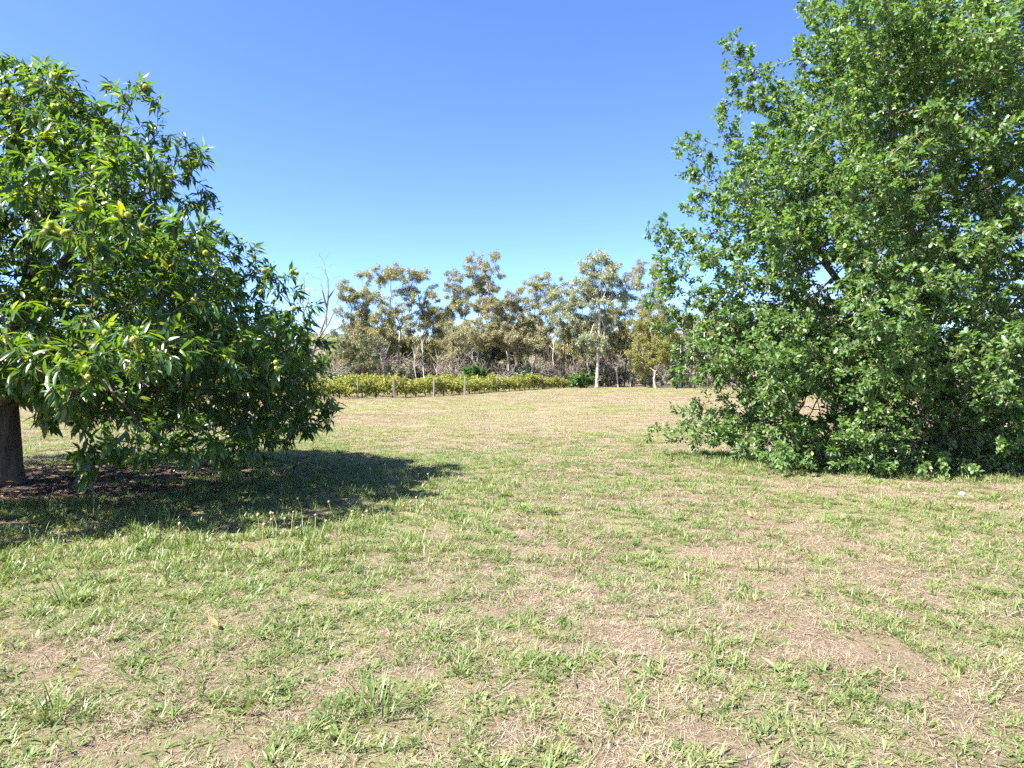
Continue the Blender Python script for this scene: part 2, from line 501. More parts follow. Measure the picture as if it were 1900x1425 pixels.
OAK_SIMPLE = kite(0.26, 0.62)
GUM_LEAF = (np.array([(0, 0, 0), (-0.16, 0.45, 0.02), (0, 1, 0), (0.16, 0.45, 0.02)], float), np.array([(0, 3, 1), (1, 3, 2)], int))
ROUND_LEAF = kite(0.45, 0.5, 0.3, 0.15)

def spray_leaves(pos, par, cand, n, size, spread, droop, rg, upn=0.5, tipbias=0.0, jit=0.03, along=1.0):
    """leaves set on the twigs whose end nodes are cand"""
    d = dirs_of(pos, par)
    c = rg.choice(cand, n)
    t = rg.random(n) ** (1 - tipbias) if tipbias else rg.random(n)
    p0 = pos[np.maximum(par[c], 0)]
    base = p0 + (pos[c] - p0) * (t * along)[:, None] + rg.normal(0, jit, (n, 3))
    ax = d[c]
    radial = unit(np.cross(ax, rg.normal(0, 1, (n, 3))))
    a = np.radians(rg.normal(spread, 16, n))
    ld = ax * np.cos(a)[:, None] + radial * np.sin(a)[:, None]
    ld[:, 2] -= droop * rg.uniform(0.5, 1.5, n)
    up = np.tile(np.array([0, 0, 1.0]), (n, 1)) * upn + radial * 0.25 + rg.normal(0, 0.42, (n, 3))
    Mx = frames(ld, up)
    s = size * rg.uniform(0.65, 1.2, n)
    return base, Mx, s

def pick_front(base, s, k=300, cell=9, dmin=1.0):
    """the k leaves that show largest: nearest one in each small cell of the view"""
    x, y = to_px(base)
    ok = (x > 5) & (x < 1895) & (y > 5) & (y < 1420) & (base[:, 1] > dmin)
    ids = np.where(ok)[0]
    ids = ids[np.argsort(base[ids, 1])]
    key = (x[ids] // cell).astype(int) * 1000 + (y[ids] // cell).astype(int)
    _, first = np.unique(key, return_index=True)
    ids = ids[first]
    score = s[ids] / base[ids, 1]
    return ids[np.argsort(-score)[:k]]

def leaf_objects(name, me, ids, base, Mx, s, parent, origin):
    for i in ids:
        o = bpy.data.objects.new(name, me)
        COL.objects.link(o); o.parent = parent
        m = Matrix(Mx[i].tolist()).to_4x4()
        for c in range(3):
            for r_ in range(3): m[r_][c] *= s[i]
        m.translation = Vector((base[i] - origin).tolist())
        o.matrix_local = m

# ------------------------------------------------------------------ sweet chestnut
def chestnut():
    rg = np.random.default_rng(21)
    z0 = float(hz(CHX, CHY))
    org = np.array([CHX, CHY, z0])
    prof_z = [0.5, 0.9, 1.9, 2.9, 3.5, 4.1, 4.7, 5.2, 5.7, 6.1]
    prof_r = [4.0, 4.6, 4.5, 3.85, 3.2, 2.75, 2.35, 1.7, 1.0, 0.2]
    n = 15000
    z = rg.uniform(0.5, 6.0, n); th = rg.uniform(-math.pi, math.pi, n)
    Rz = np.interp(z, prof_z, prof_r)
    lump = fbm(th * 2.3 + 20, z * 1.15 + 5, 3, 0.6)
    Rz = Rz * (0.53 + 0.70 * lump)
    inner = 0.36 + 0.2 * rg.random(n)
    q = np.sqrt(rg.random(n)) * (1 - inner) + inner
    A = np.stack([CHX + Rz * q * np.cos(th), CHY + Rz * q * np.sin(th) * 0.98, z], 1)
    px, py = to_px(A)
    w = Rz / 4.7
    vis = (A[:, 0] > CHX - 4.4) & (rg.random(n) < np.where(A[:, 0] > CHX - 1.5, 1.0, 0.55))
    skirt = py < np.where(px < 60, 742, np.where(px < 420, 788, 815))
    A = A[(rg.random(n) < w) & vis & skirt & (px < 590)]
    # sprays that stand out of the outline
    tips = [(100, 140, 9.3, .32), (255, 185, 9.3, .35), (295, 250, 9.4, .3), (338, 290, 9.6, .38), (310, 330, 9.4, .3), (365, 372, 9.6, .34), (12, 165, 9.0, .4),
            (415, 455, 9.4, .35), (460, 492, 9.6, .35), (515, 530, 9.6, .32), (545, 585, 9.5, .33), (575, 645, 9.6, .35), (575, 690, 9.3, .35), (580, 762, 9.4, .35), (520, 800, 8.8, .35),
            (455, 820, 8.4, .3), (180, 845, 7.0, .28), (330, 800, 7.4, .35), (270, 660, 6.5, .4), (170, 420, 6.6, .4), (60, 330, 7.0, .4), (235, 300, 8.0, .4), (330, 440, 7.6, .4), (100, 690, 6.2, .4), (250, 825, 7.0, .3), (360, 830, 7.5, .3), (420, 840, 8.0, .3)]
    for (x, y, d, r_) in tips:
        c = P(x, y, d); m = 42
        A = np.concatenate([A, c + unit(rg.normal(0, 1, (m, 3))) * r_ * (rg.random((m, 1)) ** 0.4) * np.array([1.15, 1, 0.75])])
    sk = Skeleton()
    top = sk.add(polyline([org + (0, 0, -0.1), org + (0.02, 0, 0.5), org + (0.0, 0.03, 1.15)], 0.2), (0.30, 0.22))
    limbs = [((0.6, -0.5, 2.2), (1.6, -1.5, 3.2)), ((0.9, 0.2, 1.9), (2.6, 0.5, 2.5)), ((0.2, 0.3, 2.4), (0.4, 0.5, 4.6)), ((0.8, -0.6, 1.5), (2.3, -2.2, 1.8)),
             ((-0.4, -0.6, 1.9), (-0.7, -2.2, 2.6)), ((0.5, 0.8, 1.9), (1.4, 2.5, 2.7)), ((-0.7, 0.4, 2.1), (-1.6, 1.0, 3.4)), ((1.0, 0.0, 1.35), (2.9, -0.6, 1.35)), ((0.7, -0.2, 2.6), (1.8, 0.0, 4.3))]
    for a, b in limbs:
        sk.add(polyline([org + (0, 0, 1.15), org + a, org + b], 0.22)[1:], (0.11, 0.035), top)
    pos, par = grow(sk.pos, sk.par, A, 0.16, 1.6, 0.17, 70, (0, 0, 0.06), 3, 0.22)
    r, kids = radii(pos, par, 0.0042, 2.35, np.array(sk.fl))
    # flare at the foot
    r[0] = 0.36; r[1] = 0.31
    root = empty('chestnut_tree', org, 'spreading sweet chestnut tree with long glossy leaves and spiky burrs', 'tree')
    mb = M['bark']
    ntr = int(top) + 1
    sel = np.zeros(len(pos), bool); sel[:ntr] = True
    V, Fq = tubes(pos - org, par, r, sel, 14)
    obj('trunk', np_mesh('chestnut_trunk', V, Fq), mb, root)
    thick = ~sel & (r >= 0.018); thin = ~sel & (r < 0.018)
    Va = tubes(pos - org, par, r, thick, 7); Vb = tubes(pos - org, par, r, thin, 4)
    obj('branches', np_mesh('chestnut_branches', *join([Va, Vb])), mb, root)
    # leaves
    cand = np.where((r < 0.012) & (pos[:, 2] > 0.35))[0]
    tipn = np.where(kids == 0)[0]
    b1, m1, s1 = spray_leaves(pos, par, cand, 44000, 0.158, 60, 0.28, rg, 0.9)
    b2, m2, s2 = spray_leaves(pos, par, tipn, 32000, 0.178, 55, 0.30, rg, 0.9, 0.75, 0.02, 1.15)
    base = np.concatenate([b1, b2]); Mx = np.concatenate([m1, m2]); s = np.concatenate([s1, s2])
    ids = pick_front(base, s, 300, 20)
    keep = np.ones(len(base), bool); keep[ids] = False
    Vt, Ft = CH_LEAF
    nr = keep & (base[:, 1] < 8.2); fr = keep & ~nr
    Vs, Fs = CH_SIMPLE
    V, Fq = join([stamp(Vt, Ft, Mx[nr], base[nr] - org, s[nr]), stamp(Vs, Fs, Mx[fr], base[fr] - org, s[fr])])
    rn = np.concatenate([np.repeat(rg.random(nr.sum()), len(Ft)), np.repeat(rg.random(fr.sum()), len(Fs))])
    crown = obj('crown', np_mesh('chestnut_crown', V, Fq, rn), M['chestnut'], root)
    tag(crown, kind='stuff')
    lm = np_mesh('chestnut_leaf', Vt, Ft)
    lm.materials.append(M['chestnut'])
    leaf_objects('leaf', lm, ids, base, Mx, s, crown, org)
    # burrs: spiny balls at the shoot ends that face the camera
    bm = burr_mesh()
    out = unit(pos[tipn] - org - np.array([0, 0, 2.2]))
    vx, vy = to_px(pos[tipn])
    ok = (vx > -10) & (vx < 660) & (vy > 60) & (vy < 850)
    facing = (out * unit(-pos[tipn] + np.array([0, 0, CAM_H]))).sum(1)
    c = tipn[ok & (facing > -0.15)]
    front = pick_front(pos[c], np.ones(len(c)), 400, 26)
    c = c[front]
    rg.shuffle(c)
    k = 0
    for i in c:
        if k >= 150: break
        cluster = 1 + (rg.random() < 0.5) + (rg.random() < 0.2)
        for q in range(cluster):
            o = bpy.data.objects.new('burr', bm)
            COL.objects.link(o); o.parent = crown
            o.location = Vector((pos[i] - org + unit(pos[i] - org - np.array([0, 0, 1.5])) * 0.02 + unit(np.array([0, 0, CAM_H]) - pos[i]) * 0.11 + rg.normal(0, 0.04, 3) + np.array([0, 0, 0.0])).tolist())
            o.rotation_euler = rg.uniform(0, 6.3, 3)
            sc = rg.uniform(0.6, 1.05)
            o.scale = (sc, sc, sc * rg.uniform(0.8, 1.0)); k += 1
    return root

def burr_mesh():
    rg = np.random.default_rng(2)
    n = 220
    i = np.arange(n) + 0.5
    ph = np.arccos(1 - 2 * i / n); th = math.pi * (1 + 5 ** 0.5) * i
    d = np.stack([np.cos(th) * np.sin(ph), np.sin(th) * np.sin(ph), np.cos(ph)], 1)
    d2 = unit(d + rg.normal(0, 0.18, d.shape))
    r0 = 0.026
    x = unit(np.cross(d, rg.normal(0, 1, d.shape))); y = np.cross(d, x)
    w = 0.0036
    V = np.stack([d * r0 * 0.9 + x * w, d * r0 * 0.9 - 0.5 * x * w + 0.87 * y * w, d * r0 * 0.9 - 0.5 * x * w - 0.87 * y * w, d2 * (0.046 + 0.012 * rg.random((n, 1)))], 1).reshape(-1, 3)
    F = (np.array([(0, 1, 3), (1, 2, 3), (2, 0, 3)])[None] + (np.arange(n) * 4)[:, None, None]).reshape(-1, 3)
    # round core
    import bmesh
    bm = bmesh.new(); bmesh.ops.create_icosphere(bm, subdivisions=2, radius=0.024)
    cv = np.array([v.co[:] for v in bm.verts]); cf = np.array([[v.index for v in f.verts] for f in bm.faces])
    bm.free()
    V, F = join([(V, F), (cv, cf)])
    me = np_mesh('burr', V, F); me.materials.append(M['burr'])
    return me

# ------------------------------------------------------------------ oak
def oak():
    rg = np.random.default_rng(8)
    z0 = float(hz(OKX, OKY)); org = np.array([OKX, OKY, z0])
    pz = [0.2, 1.0, 2.5, 4.0, 5.5, 7.0, 8.5, 10.0, 11.2]
    pr = [4.6, 5.2, 5.5, 5.6, 5.2, 4.6, 3.6, 2.2, 0.6]
    lobes = []      # inner point, tip, radius
    hand = [((1357, 95), 13.0, .34), ((1262, 262), 12.8, .38), ((1212, 418), 12.8, .50), ((1222, 500), 12.5, .55), ((1235, 585), 12.7, .5), ((1262, 690), 12.6, .5),
            ((1510, 100), 12.6, .45), ((1440, 180), 12.7, .3), ((1550, 10), 12.8, .5), ((1325, 215), 12.8, .32), ((1400, 130), 12.9, .3), ((1600, -60), 12.5, .7), ((1700, -140), 12.5, .8),
            ((1330, 330), 12.0, .6), ((1300, 470), 11.6, .6), ((1420, 420), 10.6, .7), ((1440, 600), 10.4, .7), ((1330, 640), 11.4, .5), ((1600, 330), 10.0, .8), ((1750, 200), 9.9, .8), ((1560, 180), 10.4, .8)]
    for (p, d, r_) in hand:
        tip = P(p[0], p[1], d)
        inner = np.array([OKX + (tip[0] - OKX) * 0.30, OKY + (tip[1] - OKY) * 0.3, max(0.8, tip[2] * 0.60 - 0.3)])
        lobes.append((inner, tip, r_))
    # low skirt that sweeps the ground
    for (p, d, r_) in [((1208, 806), 13.2, .22), ((1255, 800), 13.0, .32), ((1300, 785), 12.6, .42), ((1350, 790), 12.4, .45), ((1400, 800), 12.0, .5), ((1440, 800), 11.4, .5), ((1440, 740), 11.6, .5),
                       ((1480, 830), 11.2, .4), ((1590, 720), 10.2, .6), ((1650, 690), 10.2, .6), ((1700, 730), 10.3, .55), ((1560, 870), 10.6, .2), ((1640, 868), 10.4, .28), ((1740, 860), 10.3, .3), ((1790, 885), 10.2, .22), ((1840, 700), 10.2, .6), ((1880, 760), 10.4, .5), ((1720, 640), 9.9, .6)]:
        tip = P(p[0], p[1], d)
        inner = tip + (np.array([OKX, OKY, tip[2] + 0.6]) - tip) * 0.30
        lobes.append((inner, tip, r_))
    for (p, d, r_) in [((1290, 620), 12.3, .55), ((1350, 560), 11.8, .6), ((1340, 680), 12.0, .5), ((1400, 660), 11.5, .55), ((1450, 690), 11.0, .5), ((1240, 640), 12.9, .4), ((1300, 560), 12.4, .5), ((1270, 770), 12.8, .3), ((1320, 750), 12.5, .35),
                       ((1380, 745), 12.0, .4), ((1330, 815), 12.5, .25), ((1390, 835), 11.9, .3), ((1450, 850), 11.4, .28), ((1290, 400), 12.4, .55), ((1380, 300), 12.2, .6), ((1470, 290), 11.6, .6), ((1250, 450), 12.6, .5)]:
        tip = P(p[0], p[1], d)
        lobes.append((tip + (np.array([OKX, OKY, max(0.6, tip[2] * 0.7)]) - tip) * 0.32, tip, r_))
    for (p, d, r_) in [((1357, 82), 12.9, .22), ((1385, 112), 12.7, .22), ((1338, 200), 12.8, .2), ((1262, 252), 12.8, .22), ((1290, 290), 12.6, .24), ((1206, 408), 12.8, .2), ((1235, 430), 12.6, .24), ((1492, 88), 12.6, .24), ((1530, 30), 12.6, .25), ((1440, 160), 12.6, .24), ((1420, 230), 12.3, .28), ((1216, 500), 12.6, .22), ((1500, 200), 11.9, .3), ((1560, 100), 11.8, .3), ((1640, 60), 11.4, .32)]:
        tip = P(p[0], p[1], d)                   # pointed leafy leaders stepping up the edge
        lobes.append((tip + np.array([0.45, 0.1, -1.5]), tip, r_))
    for i in range(24):
        tip = P(rg.uniform(1330, 1600), rg.uniform(230, 620), rg.uniform(11.0, 13.5))
        if tip[0] < 2.6 + 0.75 * max(0, tip[2] - 4.0) + 0.4: continue
        if 1480 < to_px(tip)[0] < 1590 and 450 < to_px(tip)[1] < 570: continue
        lobes.append((tip + (np.array([OKX, OKY, tip[2] * 0.7]) - tip) * 0.3, tip, rg.uniform(0.4, 0.6)))
    for i in range(30):                          # full face of the crown on the right
        tip = P(rg.uniform(1560, 1960), rg.uniform(-40, 640), rg.uniform(9.6, 10.8))
        lobes.append((tip + (np.array([OKX, OKY, tip[2] * 0.75]) - tip) * 0.35, tip, rg.uniform(0.4, 0.65)))
    for i in range(22):                          # lowest sprays resting on the grass
        tip = P(rg.uniform(1420, 1940), rg.uniform(835, 885), rg.uniform(10.3, 11.2))
        lobes.append((tip + (np.array([OKX, OKY, 0.7]) - tip) * 0.3, tip, rg.uniform(0.2, 0.32)))
    for i in range(34):
        tip = P(rg.uniform(1400, 1930), rg.uniform(640, 850), rg.uniform(10.0, 11.6))
        if 1465 < to_px(tip)[0] < 1560 and 715 < to_px(tip)[1] < 810: continue
        lobes.append((tip + (np.array([OKX, OKY, tip[2] + 0.8]) - tip) * 0.3, tip, rg.uniform(0.32, 0.55)))
    for i in range(64):
        th = i * 2.39996 + rg.uniform(-.2, .2); z = 0.8 + 10.0 * ((i + 0.5) / 64)
        rr = np.interp(z, pz, pr) * rg.uniform(0.8, 1.0)
        tip = np.array([OKX + rr * math.cos(th), OKY + rr * 0.72 * math.sin(th), z])
        if tip[0] > 14.5: continue
        sx, sy = to_px(tip)
        if sx < 1330 and sy < 700: continue
        if 1470 < sx < 1560 and 470 < sy < 560: continue
        inner = np.array([OKX + (tip[0] - OKX) * 0.42, OKY + (tip[1] - OKY) * 0.42, z * 0.68])
        lobes.append((inner, tip, rg.uniform(0.5, 0.8)))
    A = []
    for a, b, r_ in lobes:
        L = np.linalg.norm(b - a); m = int(55 + 46 * L * r_ * 1.6)
        t = rg.random(m) ** 0.75
        prof = np.minimum(1.0, (1.04 - t) * 2.6) ** 0.8 * np.minimum(1, 0.45 + t * 1.4)
        off = unit(rg.normal(0, 1, (m, 3))) * (rg.random((m, 1)) ** 0.42)
        c = a + (b - a) * t[:, None] + off * (r_ * 1.15 * prof)[:, None]
        k = max(6, m // 7)                      # branchlets: tight bunches along the limb
        cc = c[:k]; cc = cc[rg.integers(0, k, int(m * 1.15))]
        A.append(cc + rg.normal(0, 0.105, cc.shape) * np.array([1, 1, 0.8]))
        A.append(c[k:k + m // 6])
    u = unit(rg.normal(0, 1, (1300, 3))) * (rg.random((1300, 1)) ** 0.45)
    fill = np.array([OKX + 0.2, OKY + 0.4, 4.9]) + u * np.array([4.3, 3.0, 5.0])
    A = np.concatenate(A + [fill[fill[:, 0] < 14.5]])
    A = A[A[:, 2] > 0.10]
    # a window through the crown
    wx, wy = to_px(A)
    hole = (((wx - 1538) / 36) ** 2 + ((wy - 512) / 30) ** 2 < 1) | (((wx - 1510) / 32) ** 2 + ((wy - 758) / 28) ** 2 < 1)
    A = A[~hole]
    sk = Skeleton()
    stems = [[(0, 0, -0.1), (-0.25, -0.1, 1.0), (-0.9, -0.3, 3.2), (-1.5, -0.4, 6.2), (-1.9, -0.4, 8.2)], [(0.25, 0.1, -0.1), (0.35, 0.0, 1.2), (0.2, -0.4, 3.6), (0.35, -0.5, 6.5), (0.4, -0.3, 9.8)],
             [(0.15, -0.2, -0.1), (-0.6, -0.5, 0.9), (-1.9, -0.9, 2.2), (-3.3, -0.9, 4.0)], [(0.35, -0.1, -0.1), (0.9, -0.3, 1.1), (2.0, -0.7, 3.0), (3.0, -0.8, 5.5)], [(0.1, 0.2, -0.1), (0.1, 0.9, 1.4), (-0.2, 1.9, 4.2), (0.2, 2.2, 7.0)]]
    nst = 0
    for st, rr in zip(stems, [(0.10, 0.03), (0.115, 0.03), (0.07, 0.025), (0.075, 0.025), (0.075, 0.025)]):
        sk.add(polyline([org + np.array(q) for q in st], 0.25), rr, -1)
    nst = len(sk.pos)
    for low in [(-2.2, -0.6, 0.55), (-3.6, -0.4, 0.6), (-1.5, -1.9, 0.5), (0.2, -2.2, 0.7), (1.8, -1.9, 0.7)]:
        b = org + np.array(low); a = org + np.array([low[0] * 0.12 + 0.1, low[1] * 0.12, 0.45])
        mm = (a + b) / 2 + np.array([rg.normal(0, .15), rg.normal(0, .15), 0.28])
        sk.add(polyline([a, mm, b], 0.25), (0.034, 0.012), sk.nearest(a))
    pos, par = grow(sk.pos, sk.par, A, 0.15, 2.2, 0.16, 90, (0, 0, 0.10), 5, 0.2)
    r, kids = radii(pos, par, 0.0035, 2.4, np.array(sk.fl))
    root = empty('oak_tree', org, 'tall bushy oak tree with small lobed leaves sweeping the ground', 'tree')
    mb = M['oakbark']
    sel = np.zeros(len(pos), bool); sel[:nst] = True
    obj('trunk', np_mesh('oak_stems', *tubes(pos - org, par, r, sel, 10)), mb, root)
    thick = ~sel & (r >= 0.016); thin = ~sel & (r < 0.016) & ((pos[:, 1] < 13.4) | (r > 0.006))
    obj('branches', np_mesh('oak_branches', *join([tubes(pos - org, par, r, thick, 6), tubes(pos - org, par, r, thin, 3)])), mb, root)
    cand = np.where((r < np.where(pos[:, 2] > 6.0, 0.016, 0.0095)) & (pos[:, 2] > 0.12))[0]
    tipn = np.where((kids == 0) & (pos[:, 2] > 0.1))[0]
    b1, m1, s1 = spray_leaves(pos, par, cand, 112000, 0.098, 55, 0.10, rg, 0.75, 0, 0.025)
    b2, m2, s2 = spray_leaves(pos, par, tipn, 140000, 0.102, 52, 0.05, rg, 0.75, 0.5, 0.022, 1.4)
    base = np.concatenate([b1, b2]); Mx = np.concatenate([m1, m2]); s = np.concatenate([s1, s2])
    g = base[:, 2] > hz(base[:, 0], base[:, 1]) + 0.03
    base, Mx, s = base[g], Mx[g], s[g]
    ids = pick_front(base, s, 300, 16)
    keep = np.ones(len(base), bool); keep[ids] = False
    near = keep & (base[:, 1] < 10.2)
    far = keep & ~near
    Vt, Ft = OAK_LEAF; Vs, Fs = OAK_SIMPLE
    a = stamp(Vt, Ft, Mx[near], base[near] - org, s[near]); b = stamp(Vs, Fs, Mx[far], base[far] - org, s[far])
    rn = np.concatenate([np.repeat(rg.random(near.sum()), len(Ft)), np.repeat(rg.random(far.sum()), len(Fs))])
    crown = obj('crown', np_mesh('oak_crown', *join([a, b]), rn), M['oak'], root)
    tag(crown, kind='stuff')
    lm = np_mesh('oak_leaf', Vt, Ft); lm.materials.append(M['oak'])
    leaf_objects('leaf', lm, ids, base, Mx, s, crown, org)

chestnut()
oak()

# ------------------------------------------------------------------ gum trees of the wood behind
def gum(name, label, cat, base_px, d, clumps, leaf, bark, n=9000, size=0.27, trunk_r=0.16, lean=(0, 0), fork=0.5, z4=None, seed=0, group=None, droop=0.9, dead=False, forkpt=None, parent_loc=None):
    """clumps: (px, py, rx, ry) in photo pixels at depth d"""
    rg = np.random.default_rng(seed + 100)
    X = (base_px - 950) / F_PX * d
    z0 = float(hz(X, d)); org = np.array([X, d, z0])
    C = []; RR = []
    for (px, py, rx, ry) in clumps:
        c = P(px, py, d) + np.array([0, rg.uniform(-1, 1) * 1.6, 0])
        C.append(c); RR.append((1.28 * rx * d / F_PX, 0.68 * (rx + ry) * d / F_PX, 1.28 * ry * d / F_PX))
    return gum_core(name, label, cat, org, np.array(C), np.array(RR), leaf, bark, n, size, trunk_r, fork, rg, group, droop, forkpt and P(forkpt[0], forkpt[1], d))

def gum_core(name, label, cat, org, C, RR, leaf, bark, n, size, trunk_r, fork, rg, group, droop, fp=None, root=None):
    ctr = C.mean(0)
    if fp is None:
        fp = org + (ctr - org) * np.array([0.55, 0.55, 0]) + np.array([0, 0, (C[:, 2].min() - org[2]) * fork + (ctr[2] - org[2]) * 0.12])
    sk = Skeleton()
    mid = org + (fp - org) * 0.5 + np.array([rg.normal(0, 0.15), rg.normal(0, 0.15), 0])
    top = sk.add(polyline([org - (0, 0, 0.15), mid, fp], 0.6), (trunk_r, trunk_r * 0.72))
    ntr = top + 1
    for c in C[np.argsort(C[:, 2])]:
        s = sk.nearest(c - np.array([0, 0, 0.55 * (c[2] - fp[2]) + 0.6]))
        if s < ntr - 1: s = top
        a = sk.pos[s]
        m = a + (c - a) * 0.5 + np.array([rg.normal(0, .25), rg.normal(0, .25), 0.1 * abs(c[2] - a[2]) + rg.normal(0, .15)])
        sk.add(polyline([a, m, c], 0.5)[1:], (trunk_r * 0.36, 0.022), s)
    A = []
    for c, rr in zip(C, RR):
        m = int(26 + 22 * rr[0] * rr[2])
        m = int(m * 1.3)
        k = max(5, m // 8)                      # loose wisps rather than one ball
        u = np.clip(rg.normal(0, 0.6, (k, 3)), -1.25, 1.25)[rg.integers(0, k, m)] + rg.normal(0, 0.17, (m, 3))
        A.append(c + u * rr)
    A = np.concatenate(A)
    pos, par = grow(sk.pos, sk.par, A, 0.38, 3.0, 0.36, 30, (0, 0, 0.08), 4, 0.2)
    r, kids = radii(pos, par, 0.011, 2.4, np.array(sk.fl))
    r[0] *= 1.35
    if root is None: root = empty(name, org, label, cat, group)
    sel = np.zeros(len(pos), bool); sel[:ntr] = True
    obj('trunk', np_mesh(name + '_trunk', *tubes(pos - org, par, r, sel, 9)), bark, root)
    tag(obj('branches', np_mesh(name + '_branches', *tubes(pos - org, par, r, ~sel, 4)), bark, root), kind='stuff')
    cand = np.where((kids == 0) | (r < 0.016))[0]
    n = int(n * 2.4); size = size * 0.88
    b, Mx, s = spray_leaves(pos, par, cand, n, size, 60, droop * 0.45, rg, 0.7, 0.2, 0.15, 1.3)
    V, Fq = stamp(*GUM_LEAF, Mx, b - org, s)
    cr = obj('crown', np_mesh(name + '_crown', V, Fq, np.repeat(rg.random(n), 2)), leaf, root)
    return root

def z4(l): return [(500 + a / 4.19, 440 + b / 4.19, c / 4.19, d / 4.19) for a, b, c, d in l]
def z5(l): return [(850 + a / 4.19, 440 + b / 4.19, c / 4.19, d / 4.19) for a, b, c, d in l]

gum('gum_tree', 'slender gum with open forked crown on bare pale stems, left of the wood', 'tree', 739, 90,
    z4([(950, 250, 65, 38), (880, 280, 60, 42), (1100, 280, 80, 42), (1170, 310, 50, 36), (1050, 340, 60, 36), (840, 340, 70, 42), (1080, 400, 60, 36), (1100, 460, 60, 40), (1250, 400, 45, 30), (1290, 460, 50, 30), (1200, 490, 50, 34), (1170, 560, 60, 36), (870, 490, 60, 36), (985, 580, 70, 40)]),
    M['euc_olive'], M['gumbark'], 11000, 0.27, 0.17, forkpt=(743, 608), seed=1)
gum('gum_tree', 'broad olive gum beside the dead tree with low drooping foliage', 'tree', 715, 86,
    z4([(620, 360, 45, 26), (715, 305, 60, 28), (600, 460, 60, 42), (690, 450, 70, 46), (640, 510, 60, 42), (770, 470, 60, 42), (720, 540, 60, 38), (700, 650, 70, 55), (560, 700, 40, 36), (850, 680, 90, 46), (760, 770, 70, 38), (880, 590, 80, 46), (950, 650, 60, 38), (620, 820, 60, 36), (960, 850, 50, 32), (900, 800, 60, 36), (520, 560, 40, 30)]),
    M['euc_olive'], M['gumbark'], 13000, 0.27, 0.17, forkpt=(712, 640), seed=2)
gum('gum_tree', 'dark gum with reddish brown trunk and dense low shaded foliage', 'tree', 673, 82,
    z4([(720, 850, 90, 70), (790, 950, 80, 56), (630, 890, 60, 60), (700, 950, 70, 50), (580, 620, 60, 50), (560, 800, 50, 40)]),
    M['euc_dark'], M['redbark'], 7000, 0.25, 0.2, forkpt=(676, 668), seed=3)
gum('gum_tree', 'tall gum with ragged crown and one loose sprig above, centre of the wood', 'tree', 884, 92,
    z5([(95, 155, 35, 24), (170, 165, 26, 24), (305, 160, 40, 26), (110, 260, 50, 38), (200, 240, 60, 42), (290, 300, 50, 32), (20, 280, 40, 20), (-30, 300, 40, 24), (180, 350, 70, 46), (20, 380, 60, 42), (-40, 370, 50, 34), (110, 430, 70, 46), (240, 400, 50, 36), (-30, 480, 70, 40), (60, 500, 60, 36), (-100, 560, 80, 46), (-150, 600, 70, 50), (20, 590, 80, 40)]),
    M['euc_olive'], M['gumbark'], 14000, 0.27, 0.18, forkpt=(886, 600), seed=4)
gum('gum_tree', 'bronze-leaved round-topped gum right of the tall ragged gum', 'tree', 943, 86,
    z5([(290, 480, 70, 52), (350, 520, 70, 50), (420, 480, 60, 42), (170, 510, 70, 36), (330, 620, 70, 46), (260, 570, 70, 46), (150, 570, 60, 40), (470, 530, 50, 34)]),
    M['euc_brown'], M['gumbark'], 9500, 0.25, 0.16, forkpt=(938, 632), seed=5)
gum('gum_tree', 'low bronze gum on a leaning pale trunk behind the vines', 'tree', 976, 82,
    z5([(300, 700, 85, 56), (420, 720, 76, 56), (480, 860, 66, 46), (230, 720, 76, 46), (380, 830, 60, 46), (560, 800, 60, 44)]),
    M['euc_brown'], M['gumbark'], 11500, 0.25, 0.15, forkpt=(994, 655), seed=6)
gum('gum_tree', 'low bushy bronze gum behind the round green shrub', 'tree', 868, 86,
    z5([(60, 740, 80, 56), (150, 820, 80, 46), (30, 850, 80, 50), (-60, 800, 80, 50), (120, 740, 70, 50), (-20, 900, 70, 40)]),
    M['euc_brown'], M['darkbark'], 8000, 0.25, 0.14, forkpt=(868, 672), seed=26)
gum('gum_tree', 'olive domed gum left of the grey-green gum', 'tree', 1006, 88,
    z5([(590, 370, 76, 48), (700, 340, 62, 42), (640, 430, 105, 46), (620, 510, 85, 46), (720, 460, 56, 36), (680, 600, 76, 38), (620, 680, 76, 42), (740, 670, 76, 42), (640, 770, 85, 52), (560, 640, 50, 40)]),
    M['euc_olive'], M['gumbark'], 13000, 0.25, 0.16, forkpt=(1008, 640), seed=7)
gum('gum_tree', 'loose grey-green gum on a dark straight trunk, just left of the white-trunked gum', 'tree', 1046, 82,
    z5([(870, 420, 76, 50), (800, 500, 85, 54), (900, 500, 80, 50), (950, 460, 56, 46), (780, 590, 76, 46), (880, 610, 76, 46), (930, 720, 76, 38), (850, 770, 76, 46), (950, 640, 56, 36), (900, 850, 70, 40)]),
    M['euc_grey'], M['darkbark'], 11000, 0.27, 0.16, forkpt=(1047, 640), seed=8)
gum('gum_tree', 'tall grey-green gum with white trunk standing at the paddock edge', 'tree', 1107, 80,
    z5([(1060, 180, 66, 52), (1120, 150, 66, 42), (1030, 260, 66, 52), (1120, 260, 85, 62), (1200, 230, 56, 54), (1080, 360, 100, 54), (1180, 350, 76, 54), (1260, 390, 66, 46), (1330, 340, 62, 54), (1300, 440, 62, 36), (1200, 460, 76, 46), (1010, 380, 56, 46), (1120, 440, 76, 46), (1080, 520, 85, 42), (1160, 600, 70, 40), (1040, 640, 76, 36), (1190, 700, 60, 40), (1010, 780, 80, 40), (1130, 830, 70, 36)]),
    M['euc_grey'], M['gumpale'], 15000, 0.28, 0.2, forkpt=(1112, 585), seed=9)
